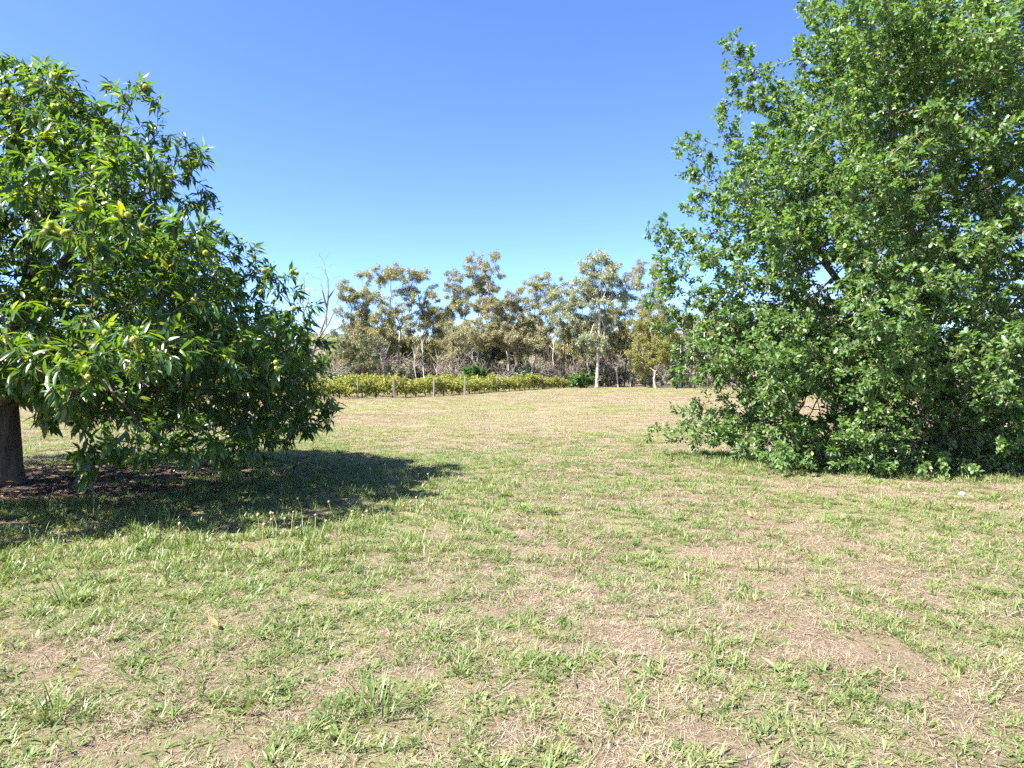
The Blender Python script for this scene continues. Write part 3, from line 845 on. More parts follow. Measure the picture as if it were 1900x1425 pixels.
gum('gum_tree', 'thin sparse gum with dark bare boughs against the sky beside the oak', 'tree', 1204, 98,
    z5([(1430, 220, 60, 36), (1510, 230, 56, 36), (1390, 270, 56, 40), (1550, 290, 50, 36), (1460, 470, 60, 32), (1500, 530, 60, 36), (1430, 590, 50, 36), (1580, 350, 50, 40), (1490, 400, 60, 40), (1540, 440, 50, 40), (1400, 350, 50, 40), (1450, 540, 60, 40), (1540, 560, 60, 44), (1390, 640, 60, 40)]),
    M['euc_brown'], M['darkbark'], 8500, 0.26, 0.18, forkpt=(1206, 560), seed=10)
gum('wattle_tree', 'golden-green wattle bush against the left edge of the oak', 'tree', 1216, 77,
    z5([(1440, 640, 85, 46), (1520, 700, 95, 60), (1420, 720, 76, 54), (1600, 760, 90, 60), (1450, 820, 76, 54), (1520, 860, 85, 60), (1400, 940, 76, 54), (1480, 990, 76, 60), (1600, 900, 80, 60)]),
    M['wattle'], M['gumbark'], 13000, 0.22, 0.14, forkpt=(1216, 690), seed=11)
gum('gum_tree', 'tall bronze gum standing behind the right of the oak, trunk reddish', 'tree', 1690, 48,
    [(1690, 420, 60, 40), (1640, 470, 50, 40), (1740, 470, 60, 40), (1600, 560, 50, 36), (1700, 350, 60, 40), (1580, 600, 44, 34), (1760, 560, 60, 40), (1820, 500, 60, 40)],
    M['euc_brown'], M['redbark'], 9000, 0.2, 0.2, forkpt=(1690, 560), seed=12)
gum('gum_tree', 'grey-green gum glimpsed through the middle of the oak', 'tree', 1480, 62,
    [(1480, 560, 50, 30), (1430, 600, 46, 30), (1540, 600, 50, 34), (1500, 640, 60, 30), (1400, 650, 50, 26), (1600, 640, 50, 30)],
    M['euc_grey'], M['gumpale'], 7000, 0.22, 0.16, forkpt=(1482, 660), seed=13)

# generic trees deeper in the wood: a few builds, copied
def generic_tree(seed, h, w, leaf, bark, label, group, n):
    rg = np.random.default_rng(seed)
    C = []; RR = []
    k = 11
    for i in range(k):
        th = rg.uniform(0, 6.28); q = math.sqrt(rg.random()); zz = h * (0.42 + 0.52 * (i + 0.5) / k)
        rad = w * (1.0 - 0.55 * abs((i + .5) / k - 0.45) * 2)
        C.append((rad * q * math.cos(th), rad * q * math.sin(th), zz)); s = rg.uniform(0.8, 1.35) * h / 11
        RR.append((1.15 * s, 1.15 * s, 0.8 * s))
    root = empty('gum_tree', (0, 0, 0), label, 'tree', group)
    gum_core('wood_tree', label, 'tree', np.zeros(3), np.array(C), np.array(RR), leaf, bark, n, 0.30, 0.012 * h + 0.03, 0.6, rg, group, 0.8, None, root)
    return root

def copy_tree(o, loc, rz, sc, label=None):
    c = o.copy(); COL.objects.link(c)
    c.location = loc; c.rotation_euler = (0, 0, rz); c.scale = (sc, sc, sc)
    if label: c['label'] = label
    for ch in list(o.children):
        k = ch.copy(); COL.objects.link(k); k.parent = c
    return c

WOOD_L = 'small background gum tree among the crowded trunks at the back of the wood'
WOOD_G = 'gum trees crowded at the back of the wood'
protos = [generic_tree(300 + i, h, w, M[l], M[b], WOOD_L, WOOD_G, n) for i, (h, w, l, b, n) in enumerate([
    (9.5, 2.4, 'euc_brown', 'gumbark', 5000), (10.5, 2.6, 'euc_olive', 'darkbark', 5500), (8.5, 2.3, 'euc_grey', 'gumpale', 5000), (8.0, 2.6, 'euc_olive', 'gumpale', 5200)])]
rg = np.random.default_rng(77)
used = [False] * 4
def put_wood(px, d, sc, v=None):
    X = (px - 950) / F_PX * d
    v = int(rg.integers(0, 4)) if v is None else v
    loc = (X, d, float(hz(X, d)) - 0.05)
    if not used[v]:
        used[v] = True; o = protos[v]; o.location = loc; o.rotation_euler = (0, 0, rg.uniform(0, 6.28)); o.scale = (sc,) * 3
    else:
        o = copy_tree(protos[v], loc, rg.uniform(0, 6.28), sc)
    place = 'far off behind the chestnut tree' if px < 610 else ('behind the oak tree' if px > 1285 else ('at the back of the wood, left half' if px < 930 else 'at the back of the wood, right half'))
    o['label'] = ['small bronze gum tree ', 'small olive gum tree with dark trunk ', 'small pale grey-green gum tree ', 'small olive gum tree with pale trunk '][v] + place
for i in range(58):                       # the wood itself
    px = 610 + (i + rg.uniform(-0.4, 0.4)) * (800 / 58); d = rg.uniform(94, 126)
    hh = np.interp(px, [600, 680, 800, 1000, 1150, 1300, 1500], [0.7, 1.0, 1.0, 1.1, 1.15, 1.15, 1.1])
    put_wood(px, d, hh * rg.uniform(0.8, 1.1))
for i in range(16):                       # behind the oak
    put_wood(1290 + i * 42 + rg.uniform(-15, 15), rg.uniform(84, 105), rg.uniform(0.8, 1.2))
for i in range(15):                       # low and far on the left, seen through the chestnut
    put_wood(-10 + i * 41 + rg.uniform(-14, 14), rg.uniform(110, 150), rg.uniform(0.5, 0.8))

# distant wood on the ridge: nobody could count it
def instancer(name, pts, idx, rot, scl, coll, kind='stuff'):
    me = bpy.data.meshes.new(name)
    me.vertices.add(len(pts)); me.vertices.foreach_set('co', np.asarray(pts, np.float32).ravel())
    a = me.attributes.new('pick', 'INT', 'POINT'); a.data.foreach_set('value', np.asarray(idx, np.int32))
    a = me.attributes.new('turn', 'FLOAT_VECTOR', 'POINT'); a.data.foreach_set('vector', np.asarray(rot, np.float32).ravel())
    a = me.attributes.new('size', 'FLOAT_VECTOR', 'POINT'); a.data.foreach_set('vector', np.asarray(scl, np.float32).ravel())
    me.update()
    o = obj(name, me); o['kind'] = kind
    ng = bpy.data.node_groups.new(name + '_scatter', 'GeometryNodeTree')
    ng.interface.new_socket('Geometry', in_out='INPUT', socket_type='NodeSocketGeometry')
    ng.interface.new_socket('Geometry', in_out='OUTPUT', socket_type='NodeSocketGeometry')
    N, L = ng.nodes, ng.links
    gi = N.new('NodeGroupInput'); go = N.new('NodeGroupOutput')
    ip = N.new('GeometryNodeInstanceOnPoints'); ci = N.new('GeometryNodeCollectionInfo')
    ci.inputs['Collection'].default_value = coll
    ci.inputs['Separate Children'].default_value = True; ci.inputs['Reset Children'].default_value = True
    def named(nm, ty):
        n = N.new('GeometryNodeInputNamedAttribute'); n.data_type = ty; n.inputs['Name'].default_value = nm
        return n.outputs[0]
    L.new(gi.outputs[0], ip.inputs['Points']); L.new(ci.outputs[0], ip.inputs['Instance'])
    ip.inputs['Pick Instance'].default_value = True
    L.new(named('pick', 'INT'), ip.inputs['Instance Index'])
    er = N.new('FunctionNodeEulerToRotation'); L.new(named('turn', 'FLOAT_VECTOR'), er.inputs[0])
    L.new(er.outputs[0], ip.inputs['Rotation']); L.new(named('size', 'FLOAT_VECTOR'), ip.inputs['Scale'])
    L.new(ip.outputs[0], go.inputs[0])
    md = o.modifiers.new('scatter', 'NODES'); md.node_group = ng
    return o

def library(name, meshes):
    c = bpy.data.collections.new(name)
    for i, me in enumerate(meshes):
        c.objects.link(bpy.data.objects.new('%s_%02d' % (name, i), me))
    return c

far_lib = library('far_wood_kind', [[c for c in p.children if c.name.startswith('crown')][0].data for p in protos])
n = 900
fx = rg.uniform(-420, 420, n); fy = rg.uniform(200, 480, n)
tt = np.clip((fy - 330) / 200, 0, 1); tt = tt * tt * (3 - 2 * tt)
fz = np.where(fy < 330, 0, -0.5 + tt * (14 + 22 * fbm(fx * 0.004 + 3, fy * 0.004, 3)) * np.clip(1.15 - (fx + 100) / 900, 0.5, 1.3)) - 2.0
o = instancer('distant_wood', np.stack([fx, fy, fz], 1), rg.integers(0, 4, n), np.stack([np.zeros(n), np.zeros(n), rg.uniform(0, 6.28, n)], 1), np.repeat(rg.uniform(0.8, 1.25, n)[:, None], 3, 1), far_lib)
tag(o, 'far grey-olive wood on the low ridge behind everything', 'wood')

# ------------------------------------------------------------------ dead trees, bare brush, shrubs
def dead_tree(label, pts_list, d, r0, seed, twigs=260):
    rg = np.random.default_rng(seed)
    b = P(pts_list[0][0][0], HORIZON, d); z0 = float(hz(b[0], d)); org = np.array([b[0], d, z0])
    sk = Skeleton(); first = True
    for pl in pts_list:
        pts = [P(x, y, d) + np.array([0, rg.normal(0, 0.35), 0]) for x, y in pl]
        if first:
            pts[0] = org - np.array([0, 0, 0.1]); sk.add(polyline(pts, 0.5), (r0, 0.02)); first = False
        else:
            s = sk.nearest(pts[0]); sk.add(polyline([sk.pos[s]] + pts[1:], 0.5)[1:], (r0 * 0.45, 0.012), s)
    base = np.array(sk.pos)
    tops = base[base[:, 2] > z0 + 3.5]
    A = tops[rg.integers(0, len(tops), twigs)] + rg.normal(0, 0.55, (twigs, 3)) * np.array([1, 1, 0.9]) + np.array([0, 0, 0.25])
    pos, par = grow(sk.pos, sk.par, A, 0.3, 1.5, 0.25, 14, (0, 0, 0.25), seed, 0.25)
    r, kids = radii(pos, par, 0.009, 2.4, np.array(sk.fl))
    root = empty('dead_tree', org, label, 'tree')
    sel = np.zeros(len(pos), bool); sel[:len(sk.pos)] = True
    obj('trunk', np_mesh('dead_trunk', *tubes(pos - org, par, r, sel, 7)), M['deadwood'], root)
    tag(obj('twigs', np_mesh('dead_twigs', *tubes(pos - org, par, r, ~sel, 3)), M['deadwood'], root), kind='stuff')

dead_tree('bare dead tree with leaning trunk and one long bare leader, beside the chestnut',
          [[(578, 738), (580, 660), (590, 630), (602, 590), (610, 555), (611, 520), (604, 500), (599, 484)], [(605, 570), (601, 540), (597, 520)], [(611, 550), (620, 536), (624, 534)], [(588, 635), (610, 620), (632, 605), (648, 612)],
           [(590, 630), (612, 600), (624, 575), (624, 555)], [(600, 600), (608, 570), (612, 560)], [(582, 655), (612, 640), (640, 632), (652, 612)]], 62, 0.20, 51)
dead_tree('thin bare dead tree poking above the right edge of the chestnut',
          [[(562, 740), (565, 660), (566, 600), (563, 570), (560, 545), (558, 517)], [(564, 572), (553, 555), (550, 546)], [(566, 580), (573, 560), (574, 532)], [(566, 600), (580, 585), (588, 600)], [(563, 560), (567, 540), (566, 515)]], 70, 0.16, 52, 200)

def bush(name, label, cat, org, rx, rz_, leaf, bark, n, size, seed, group=None, leafless=False, twig_r=0.008, nat=150):
    rg = np.random.default_rng(seed)
    org = np.array(org, float)
    sk = Skeleton()
    for i in range(5):
        th = i * 1.26 + rg.uniform(-.3, .3); e = np.array([math.cos(th) * rx * 0.4, math.sin(th) * rx * 0.4, rz_ * 0.55])
        sk.add(polyline([(0, 0, -0.08), e * (0.4, 0.4, 0.5), e], 0.3), (0.045, 0.02))
    u = unit(rg.normal(0, 1, (nat, 3))) * (rg.random((nat, 1)) ** 0.4)
    lump = 0.7 + 0.5 * rg.random((nat, 1))
    A = u * lump * np.array([rx, rx, rz_ * 0.52]) + np.array([0, 0, rz_ * 0.52])
    A = A[A[:, 2] > 0.1]
    pos, par = grow(sk.pos, sk.par, A, 0.25, 3, 0.2, 24, (0, 0, 0.12), seed, 0.25)
    r, kids = radii(pos, par, twig_r, 2.5, np.array(sk.fl))
    root = empty(name, org, label, cat, group)
    sel = np.ones(len(pos), bool)
    obj('stems', np_mesh(name + '_stems', *tubes(pos, par, r, sel, 4)), bark, root)
    if not leafless:
        cand = np.where(r < twig_r * 2.2)[0]
        b, Mx, s = spray_leaves(pos, par, cand, n, size, 55, 0.2, rg, 0.6, 0, 0.07, 1.2)
        obj('foliage', np_mesh(name + '_leaves', *stamp(*ROUND_LEAF, Mx, b, s), np.repeat(rg.random(n), 4)), leaf, root)
    return root

def ground_at(px, d): 
    X = (px - 950) / F_PX * d
    return (X, d, float(hz(X, d)))
bush('green_shrub', 'rounded dark green shrub rising behind the middle of the vines', 'shrub', ground_at(880, 76), 1.6, 2.9, M['shrub'], M['gumbark'], 5200, 0.20, 61)
bush('green_shrub', 'low wide green shrub at the right end of the vine row', 'shrub', ground_at(1078, 78), 1.5, 1.7, M['shrub'], M['gumbark'], 4200, 0.19, 62)
bush('green_shrub', 'dark green shrub directly behind the white gum trunk', 'shrub', ground_at(1104, 83), 1.3, 2.5, M['shrub'], M['gumbark'], 4200, 0.19, 63)
BB = 'leafless grey-brown brush tangled beneath the gums'
BG = 'bare brush under the gums'
GB = 'grey-green bush in the understorey of the wood'
GG = 'grey-green understorey bushes'
bare = [bush('bare_brush', BB, 'shrub', (0, 0, 0), 1.7 + .4 * i, 3.2 + 0.5 * i, None, M['brushwood'], 0, 0, 70 + i, BG, True, 0.013, 480) for i in range(3)]
grey = [bush('grey_bush', GB, 'shrub', (0, 0, 0), 1.8, 2.6 + 0.7 * i, M['greybush'] if i else M['euc_grey'], M['gumbark'], 4200, 0.17, 80 + i, GG) for i in range(2)]
ub = [False] * 3; ug = [False] * 2
def put(protos_, used_, v, px, d, sc):
    loc = ground_at(px, d)
    if not used_[v]:
        used_[v] = True; o = protos_[v]; o.location = loc; o.rotation_euler = (0, 0, rg.uniform(0, 6.28)); o.scale = (sc,) * 3
    else: copy_tree(protos_[v], loc, rg.uniform(0, 6.28), sc)
for i in range(42):
    put(bare, ub, i % 3, 600 + i * 17.6 + rg.uniform(-9, 9), rg.uniform(82, 97), rg.uniform(0.8, 1.4))
for i in range(46):
    put(grey, ug, i % 2, 612 + i * 17.6 + rg.uniform(-12, 12), rg.uniform(81, 100), rg.uniform(0.6, 1.1))
# fallen white limbs in the wood
def fallen(label, pl, d, r0):
    pts = [P(x, y, d) for x, y in pl]
    sk = Skeleton(); sk.add(polyline(pts, 0.3), (r0, 0.02))
    m = len(sk.pos)
    rg2 = np.random.default_rng(int(pl[0][0]))
    for k in range(7):
        a = int(rg2.integers(m // 4, m)); b = sk.pos[a] + np.array([rg2.normal(0, .5), rg2.normal(0, .3), rg2.uniform(0.4, 1.2)])
        sk.add(polyline([sk.pos[a], b], 0.3)[1:], (r0 * .45, 0.012), a)
    pos = np.array(sk.pos); par = np.array(sk.par); org = pos[0].copy()
    o = obj('dead_limb', np_mesh('dead_limb', *tubes(pos - org, par, np.array(sk.fl), np.ones(len(pos), bool), 5)), M['deadwood'], None, org)
    tag(o, label, 'dead limb')
fallen('bleached dead limbs branching above the round green shrub', [(893, 712), (885, 680), (872, 662), (862, 655)], 78, 0.09)
fallen('long pale dead limb lying behind the vines', [(915, 706), (930, 702), (945, 697), (952, 690)], 74, 0.08)
fallen('pale dead limb leaning at the foot of the white gum', [(1104, 716), (1098, 702), (1092, 690), (1090, 680)], 79, 0.07)

# thin trunks in the wood that show one by one
def sapling(px, d, top, mat, r0, k):
    x, y, z = ground_at(px, d); org = np.array([x, y, z])
    rg2 = np.random.default_rng(k)
    t = P(px + rg2.normal(0, 5), top, d); sk = Skeleton()
    mid = (org + t) / 2 + np.array([rg2.normal(0, .2), 0, 0])
    m = sk.add(polyline([org - (0, 0, .1), mid, t], .5), (r0, 0.03))
    for q in range(6):
        a = int(rg2.integers(m // 2, m)); b = sk.pos[a] + np.array([rg2.normal(0, .8), rg2.normal(0, .5), rg2.uniform(.6, 1.6)])
        sk.add(polyline([sk.pos[a], b], .4)[1:], (r0 * .4, 0.012), a)
    pos = np.array(sk.pos); par = np.array(sk.par)
    o = obj('leafless_sapling', np_mesh('leafless_sapling', *tubes(pos - org, par, np.array(sk.fl), np.ones(len(pos), bool), 6)), mat, None, org)
    tag(o, 'thin leafless sapling standing upright under the gums at the far paddock edge', 'sapling', 'thin leafless saplings under the gums')
for k, (px, d, top, m, r0) in enumerate([(1034, 84, 610, 'gumbark', .10), (1134, 82, 630, 'darkbark', .12), (1147, 80, 660, 'gumpale', .09), (1158, 84, 620, 'darkbark', .1), (1170, 83, 655, 'gumbark', .08), (1195, 85, 640, 'gumbark', .1), (1227, 84, 640, 'gumbark', .09),
        (1262, 80, 600, 'gumpale', .11), (1275, 83, 610, 'gumbark', .09), (1290, 82, 600, 'gumbark', .08), (1308, 79, 590, 'gumpale', .12), (1250, 86, 640, 'darkbark', .08), (1330, 84, 620, 'darkbark', .09), (1365, 82, 600, 'gumbark', .1), (1400, 84, 610, 'gumpale', .1),
        (1016, 86, 640, 'darkbark', .08), (990, 85, 650, 'gumbark', .07), (960, 88, 640, 'gumbark', .08), (775, 84, 640, 'gumbark', .1), (788, 86, 630, 'gumpale', .09), (815, 84, 660, 'gumbark', .08), (840, 88, 640, 'gumbark', .08), (705, 84, 650, 'gumbark', .08), (690, 88, 640, 'gumpale', .07)]):
    sapling(px, d, top, M[m], r0, 400 + k)

# ------------------------------------------------------------------ the vineyard
def vine_proto(seed):
    rg = np.random.default_rng(seed)
    sk = Skeleton()
    top = sk.add(polyline([(0, 0, -0.06), (rg.normal(0, .04), 0.02, 0.35), (rg.normal(0, .05), 0, 0.72)], 0.12), (0.05, 0.04))
    for s in (-1, 1):
        sk.add(polyline([sk.pos[top], (s * 0.4, rg.normal(0, .05), 0.82), (s * 0.8, 0, 0.85)], 0.15)[1:], (0.03, 0.014), top)
    ncore = len(sk.pos)
    nat = 170
    A = np.stack([rg.uniform(-0.85, 0.85, nat), rg.normal(0, 0.24, nat), 0.55 + (0.72 + 0.40 * rg.random(nat) * (rg.random() + 0.5)) * rg.random(nat) ** 0.9], 1)
    A[:, 2] += 0.14 * np.sin(A[:, 0] * 5 + seed)
    dr = rg.random(nat) < 0.18; A[dr, 2] = rg.uniform(0.3, 0.7, dr.sum())
    pos, par = grow(sk.pos, sk.par, A, 0.13, 1.2, 0.12, 14, (0, 0, 0.1), seed, 0.25)
    r, kids = radii(pos, par, 0.004, 2.4, np.array(sk.fl))
    root = empty('grapevine', (0, 0, 0), 'yellowing grapevine trained along the vineyard row at the paddock edge', 'vine', 'grapevines along the paddock edge')
    sel = np.zeros(len(pos), bool); sel[:ncore] = True
    obj('trunk', np_mesh('vine_trunk', *tubes(pos, par, r, sel, 6)), M['darkbark'], root)
    obj('canes', np_mesh('vine_canes', *tubes(pos, par, r, ~sel, 3)), M['oakbark'], root)
    n = 640
    b, Mx, s = spray_leaves(pos, par, np.arange(ncore, len(pos)), n, 0.15, 60, 0.2, rg, 0.7, 0, 0.05, 1.3)
    obj('foliage', np_mesh('vine_leaves', *stamp(*ROUND_LEAF, Mx, b, s), np.repeat(rg.random(n), 4)), M['vine'], root)
    return root
vp = [vine_proto(500 + i) for i in range(6)]; uv = [False] * 6
row = np.array([(-22.0, 43.5), (-13.4, 45.6), (-8.0, 49.0), (-4.6, 56.0), (-1.6, 66.0), (3.2, 76.0), (6.6, 80.0)])
def along(line, step, off=0.0):
    out = []
    for a, b in zip(line[:-1], line[1:]):
        L = np.linalg.norm(b - a); t = (b - a) / L; n_ = max(1, round(L / step))
        for i in range(n_):
            p = a + (b - a) * (i + 0.5) / n_ + np.array([-t[1], t[0]]) * off
            out.append((p[0], p[1], math.atan2(t[1], t[0])))
    return out
_t = ['', 'first', 'second', 'third', 'fourth', 'fifth', 'sixth', 'seventh', 'eighth', 'ninth', 'tenth', 'eleventh', 'twelfth', 'thirteenth', 'fourteenth', 'fifteenth', 'sixteenth', 'seventeenth', 'eighteenth', 'nineteenth']
def ordinal(n_):
    if n_ < 20: return _t[n_]
    a, b = divmod(n_, 10); w = {2: 'twent', 3: 'thirt', 4: 'fort', 5: 'fift'}[a]
    return w + 'ieth' if b == 0 else w + 'y-' + _t[b]
nv = 0
for j, off in enumerate((0.0, 2.6, 5.4)):
    for i, (x, y, a) in enumerate(along(row, 1.28, off)):
        if rg.random() < (0.06 if j == 0 else 0.15): continue
        v = int(rg.integers(0, 6)); sc = rg.uniform(0.82, 1.14)
        nv = nv + 1 if j == 0 else nv
        lab = ('yellowing grapevine, %s from the left end of the front vine row' % ordinal(nv)) if j == 0 else 'yellowing grapevine in the hidden rows behind the front vine row'
        loc = (x, y, float(hz(x, y))); rz = a + rg.normal(0, 0.08) + (math.pi if rg.random() < .5 else 0)
        if not uv[v]:
            uv[v] = True; o = vp[v]; o['label'] = lab; o.location = loc; o.rotation_euler = (0, 0, rz); o.scale = (sc,) * 3
        else: o = copy_tree(vp[v], loc, rz, sc, lab)
        o.scale = (sc, sc, sc * rg.uniform(0.68, 1.02))

# posts: rough split timber, each tapered, chamfered on top and a little out of true
def post_mesh(seed, h, r):
    rg = np.random.default_rng(seed)
    k = 9; zs = [-0.1, 0.0, h * 0.3, h * 0.65, h * 0.97, h]
    ang = np.arange(k) / k * 2 * math.pi; w = 1 + rg.normal(0, 0.12, k)
    V = []
    for i, z in enumerate(zs):
        rr = r * (1.1 - 0.15 * z / h) * (0.72 if i == len(zs) - 1 else 1)
        V += [(rr * w[j] * math.cos(a) * (1 + rg.normal(0, .03)), rr * w[j] * math.sin(a), z + (0.04 * math.cos(a) if i == len(zs) - 1 else 0)) for j, a in enumerate(ang)]
    F = []
    for i in range(len(zs) - 1):
        for j in range(k):
            F.append((i * k + j, i * k + (j + 1) % k, (i + 1) * k + (j + 1) % k, (i + 1) * k + j))
    t = len(V); V.append((0, 0, h + 0.01)); b = (len(zs) - 1) * k
    for j in range(0, k): F.append((b + j, b + (j + 1) % k, t, t))
    me = bpy.data.meshes.new('post')
    me.from_pydata(V, [], [f if f[2] != f[3] else f[:3] for f in F]); me.update()
    return me
ordn = ['first', 'second', 'third', 'fourth', 'fifth', 'sixth', 'seventh', 'eighth', 'ninth', 'tenth']
POSTS = [(574, 44.9, 1.6, .12), (664, 46.6, 1.35, .06), (731, 48.1, 1.5, .11), (805, 50.4, 1.5, .08), (862, 55.0, 1.5, .09), (921, 64.8, 1.5, .09), (1007, 75.6, 1.5, .10), (1046, 79.3, 1.4, .07)]
for i, (px, d, h, r_) in enumerate(POSTS):
    x, y, z = ground_at(px, d)
    o = obj('vineyard_post', post_mesh(900 + i, h * 0.97, r_ * 0.8), M['post'], None, (x, y, z))
    o.rotation_euler = (rg.normal(0, .03), rg.normal(0, .03), rg.uniform(0, 6))
    tag(o, 'weathered grey timber post in front of the vines, %s from the left' % ordn[i], 'post', 'posts along the vine row')

# ------------------------------------------------------------------ grass
def clump(seed, n, spread, lmin, lmax, width, lean, curve, segs=3):
    rg = np.random.default_rng(seed)
    Vs = []; Fs = []; k = 0; rn = []
    for i in range(n):
        a = rg.uniform(0, 6.283); rad = spread * math.sqrt(rg.random())
        b = np.array([rad * math.cos(a), rad * math.sin(a), -0.004])
        th = rg.uniform(0, 6.283) if rad < spread * 0.3 else a + rg.normal(0, 0.9)
        le = math.radians(min(86, abs(rg.normal(lean, 14)))); L = rg.uniform(lmin, lmax); w = width * rg.uniform(0.7, 1.25)
        cv = curve * rg.uniform(0.3, 1.5)
        p = b.copy(); side = np.array([-math.sin(th), math.cos(th), 0]); tw = rg.normal(0, 0.5)
        side = unit(side + np.array([0, 0, tw * 0.5]))
        V = []
        for s in range(segs + 1):
            t = s / segs
            ww = w * (0.75 + 0.5 * t) * (1 - t) ** 0.55 if t < 1 else 0
            if s == segs: V.append(p.copy())
            else: V += [p - side * ww / 2, p + side * ww / 2]
            le2 = min(le + cv * t, 1.75)
            p = p + np.array([math.cos(th) * math.sin(le2), math.sin(th) * math.sin(le2), math.cos(le2)]) * L / segs
        p[2] = max(p[2], 0.0)
        V = np.array(V); V[:, 2] = np.maximum(V[:, 2], 0.001 * (i % 5) - 0.004)
        F = []
        for s in range(segs - 1): F += [(2 * s, 2 * s + 1, 2 * s + 3), (2 * s, 2 * s + 3, 2 * s + 2)]
        F.append((2 * segs - 2, 2 * segs - 1, 2 * segs))
        Vs.append(V); Fs.append(np.array(F) + k); k += len(V); rn += [rg.random()] * len(F)
    return np.concatenate(Vs), np.concatenate(Fs), np.array(rn)

def clump_mesh(name, mat, amp=0.4, **kw):
    V, F, rn = clump(**kw)
    me = np_mesh(name, V, F, rn * amp); me.materials.append(mat)
    return me

GREEN, LUSH, STRAW = 0, 1, 2
KINDS = {
    'lawn': (GREEN, 0.5, dict(n=18, spread=0.05, lmin=0.018, lmax=0.05, width=0.0050, lean=54, curve=0.7)),
    'broad': (LUSH, 0.45, dict(n=12, spread=0.04, lmin=0.03, lmax=0.09, width=0.0090, lean=54, curve=0.8)),
    'flat': (STRAW, 0.9, dict(n=18, spread=0.08, lmin=0.03, lmax=0.09, width=0.0036, lean=80, curve=0.3)),
    'fine': (STRAW, 0.9, dict(n=16, spread=0.05, lmin=0.02, lmax=0.055, width=0.0028, lean=55, curve=0.8)),
    'thatch': (STRAW, 0.95, dict(n=16, spread=0.08, lmin=0.015, lmax=0.05, width=0.0040, lean=82, curve=0.2, segs=2)),
    'rosette': (LUSH, 0.4, dict(n=8, spread=0.012, lmin=0.04, lmax=0.09, width=0.019, lean=70, curve=0.4)),
    'far_green': (GREEN, 0.6, dict(n=13, spread=0.10, lmin=0.03, lmax=0.06, width=0.008, lean=50, curve=0.6, segs=2)),
    'far_straw': (STRAW, 0.9, dict(n=13, spread=0.10, lmin=0.03, lmax=0.07, width=0.007, lean=62, curve=0.5, segs=2)),
}
def tile(seed, dry, far=False, radius=0.24, count=42, tall=1.0):
    """a hand-sized turf: many small clumps, green and straw mixed according to how dry it is"""
    rg = np.random.default_rng(seed)
    Vs, Fs, rn, mi, k = [], [], [], [], 0
    hubs = [(rg.uniform(0, 6.283), radius * math.sqrt(rg.random())) for _ in range(5)]
    for c in range(count + (0 if far else 16)):
        a = rg.uniform(0, 6.283); q = radius * math.sqrt(rg.random())
        u = rg.random()
        if c >= count: kind = 'thatch'
        elif far: kind = 'far_straw' if u < dry else 'far_green'
        elif u < dry * 0.9: kind = 'flat' if rg.random() < 0.74 else 'fine'
        else:
            v = rg.random(); kind = 'lawn' if v < 0.52 else ('broad' if v < 0.95 else 'rosette')
        m, amp, kw = KINDS[kind]
        ox, oy = q * math.cos(a), q * math.sin(a)
        if m != STRAW and not far and rg.random() < 0.72:      # green growth gathers in tufts
            a, q = hubs[int(rg.integers(0, 5))]
            ox, oy = q * math.cos(a) + rg.normal(0, 0.035), q * math.sin(a) + rg.normal(0, 0.035)
        V, F, r_ = clump(seed=seed * 101 + c, **kw)
        sc = rg.uniform(0.7, 1.2)
        V = V * (np.array([1, 1, tall]) * sc) + np.array([ox, oy, 0])
        off = rg.random() * 0.55
        Vs.append(V); Fs.append(F + k); k += len(V); rn.append(np.mod(r_ * amp + off, 1.0)); mi += [m] * len(F)
    me = np_mesh('turf', np.concatenate(Vs), np.concatenate(Fs), np.concatenate(rn))
    for key in ('grass', 'grassdeep', 'straw'): me.materials.append(M[key])
    me.polygons.foreach_set('material_index', np.array(mi, np.int32)); me.update()
    return me
LEV = [0.08, 0.28, 0.48, 0.68, 0.90]
lib = [tile(1000 + 10 * l + v, dv) for l, dv in enumerate(LEV) for v in range(4)]                                   # 0..19 near
lib += [tile(2000 + 10 * l + v, dv, True, 0.55, 70) for l, dv in enumerate(LEV) for v in range(3)]                   # 20..34 far
lib += [tile(3000 + v, 0.12, False, 0.22, 26, 1.9) for v in range(4)]                                                # 35..38 long, uncut
glib = library('turf_kind', lib)

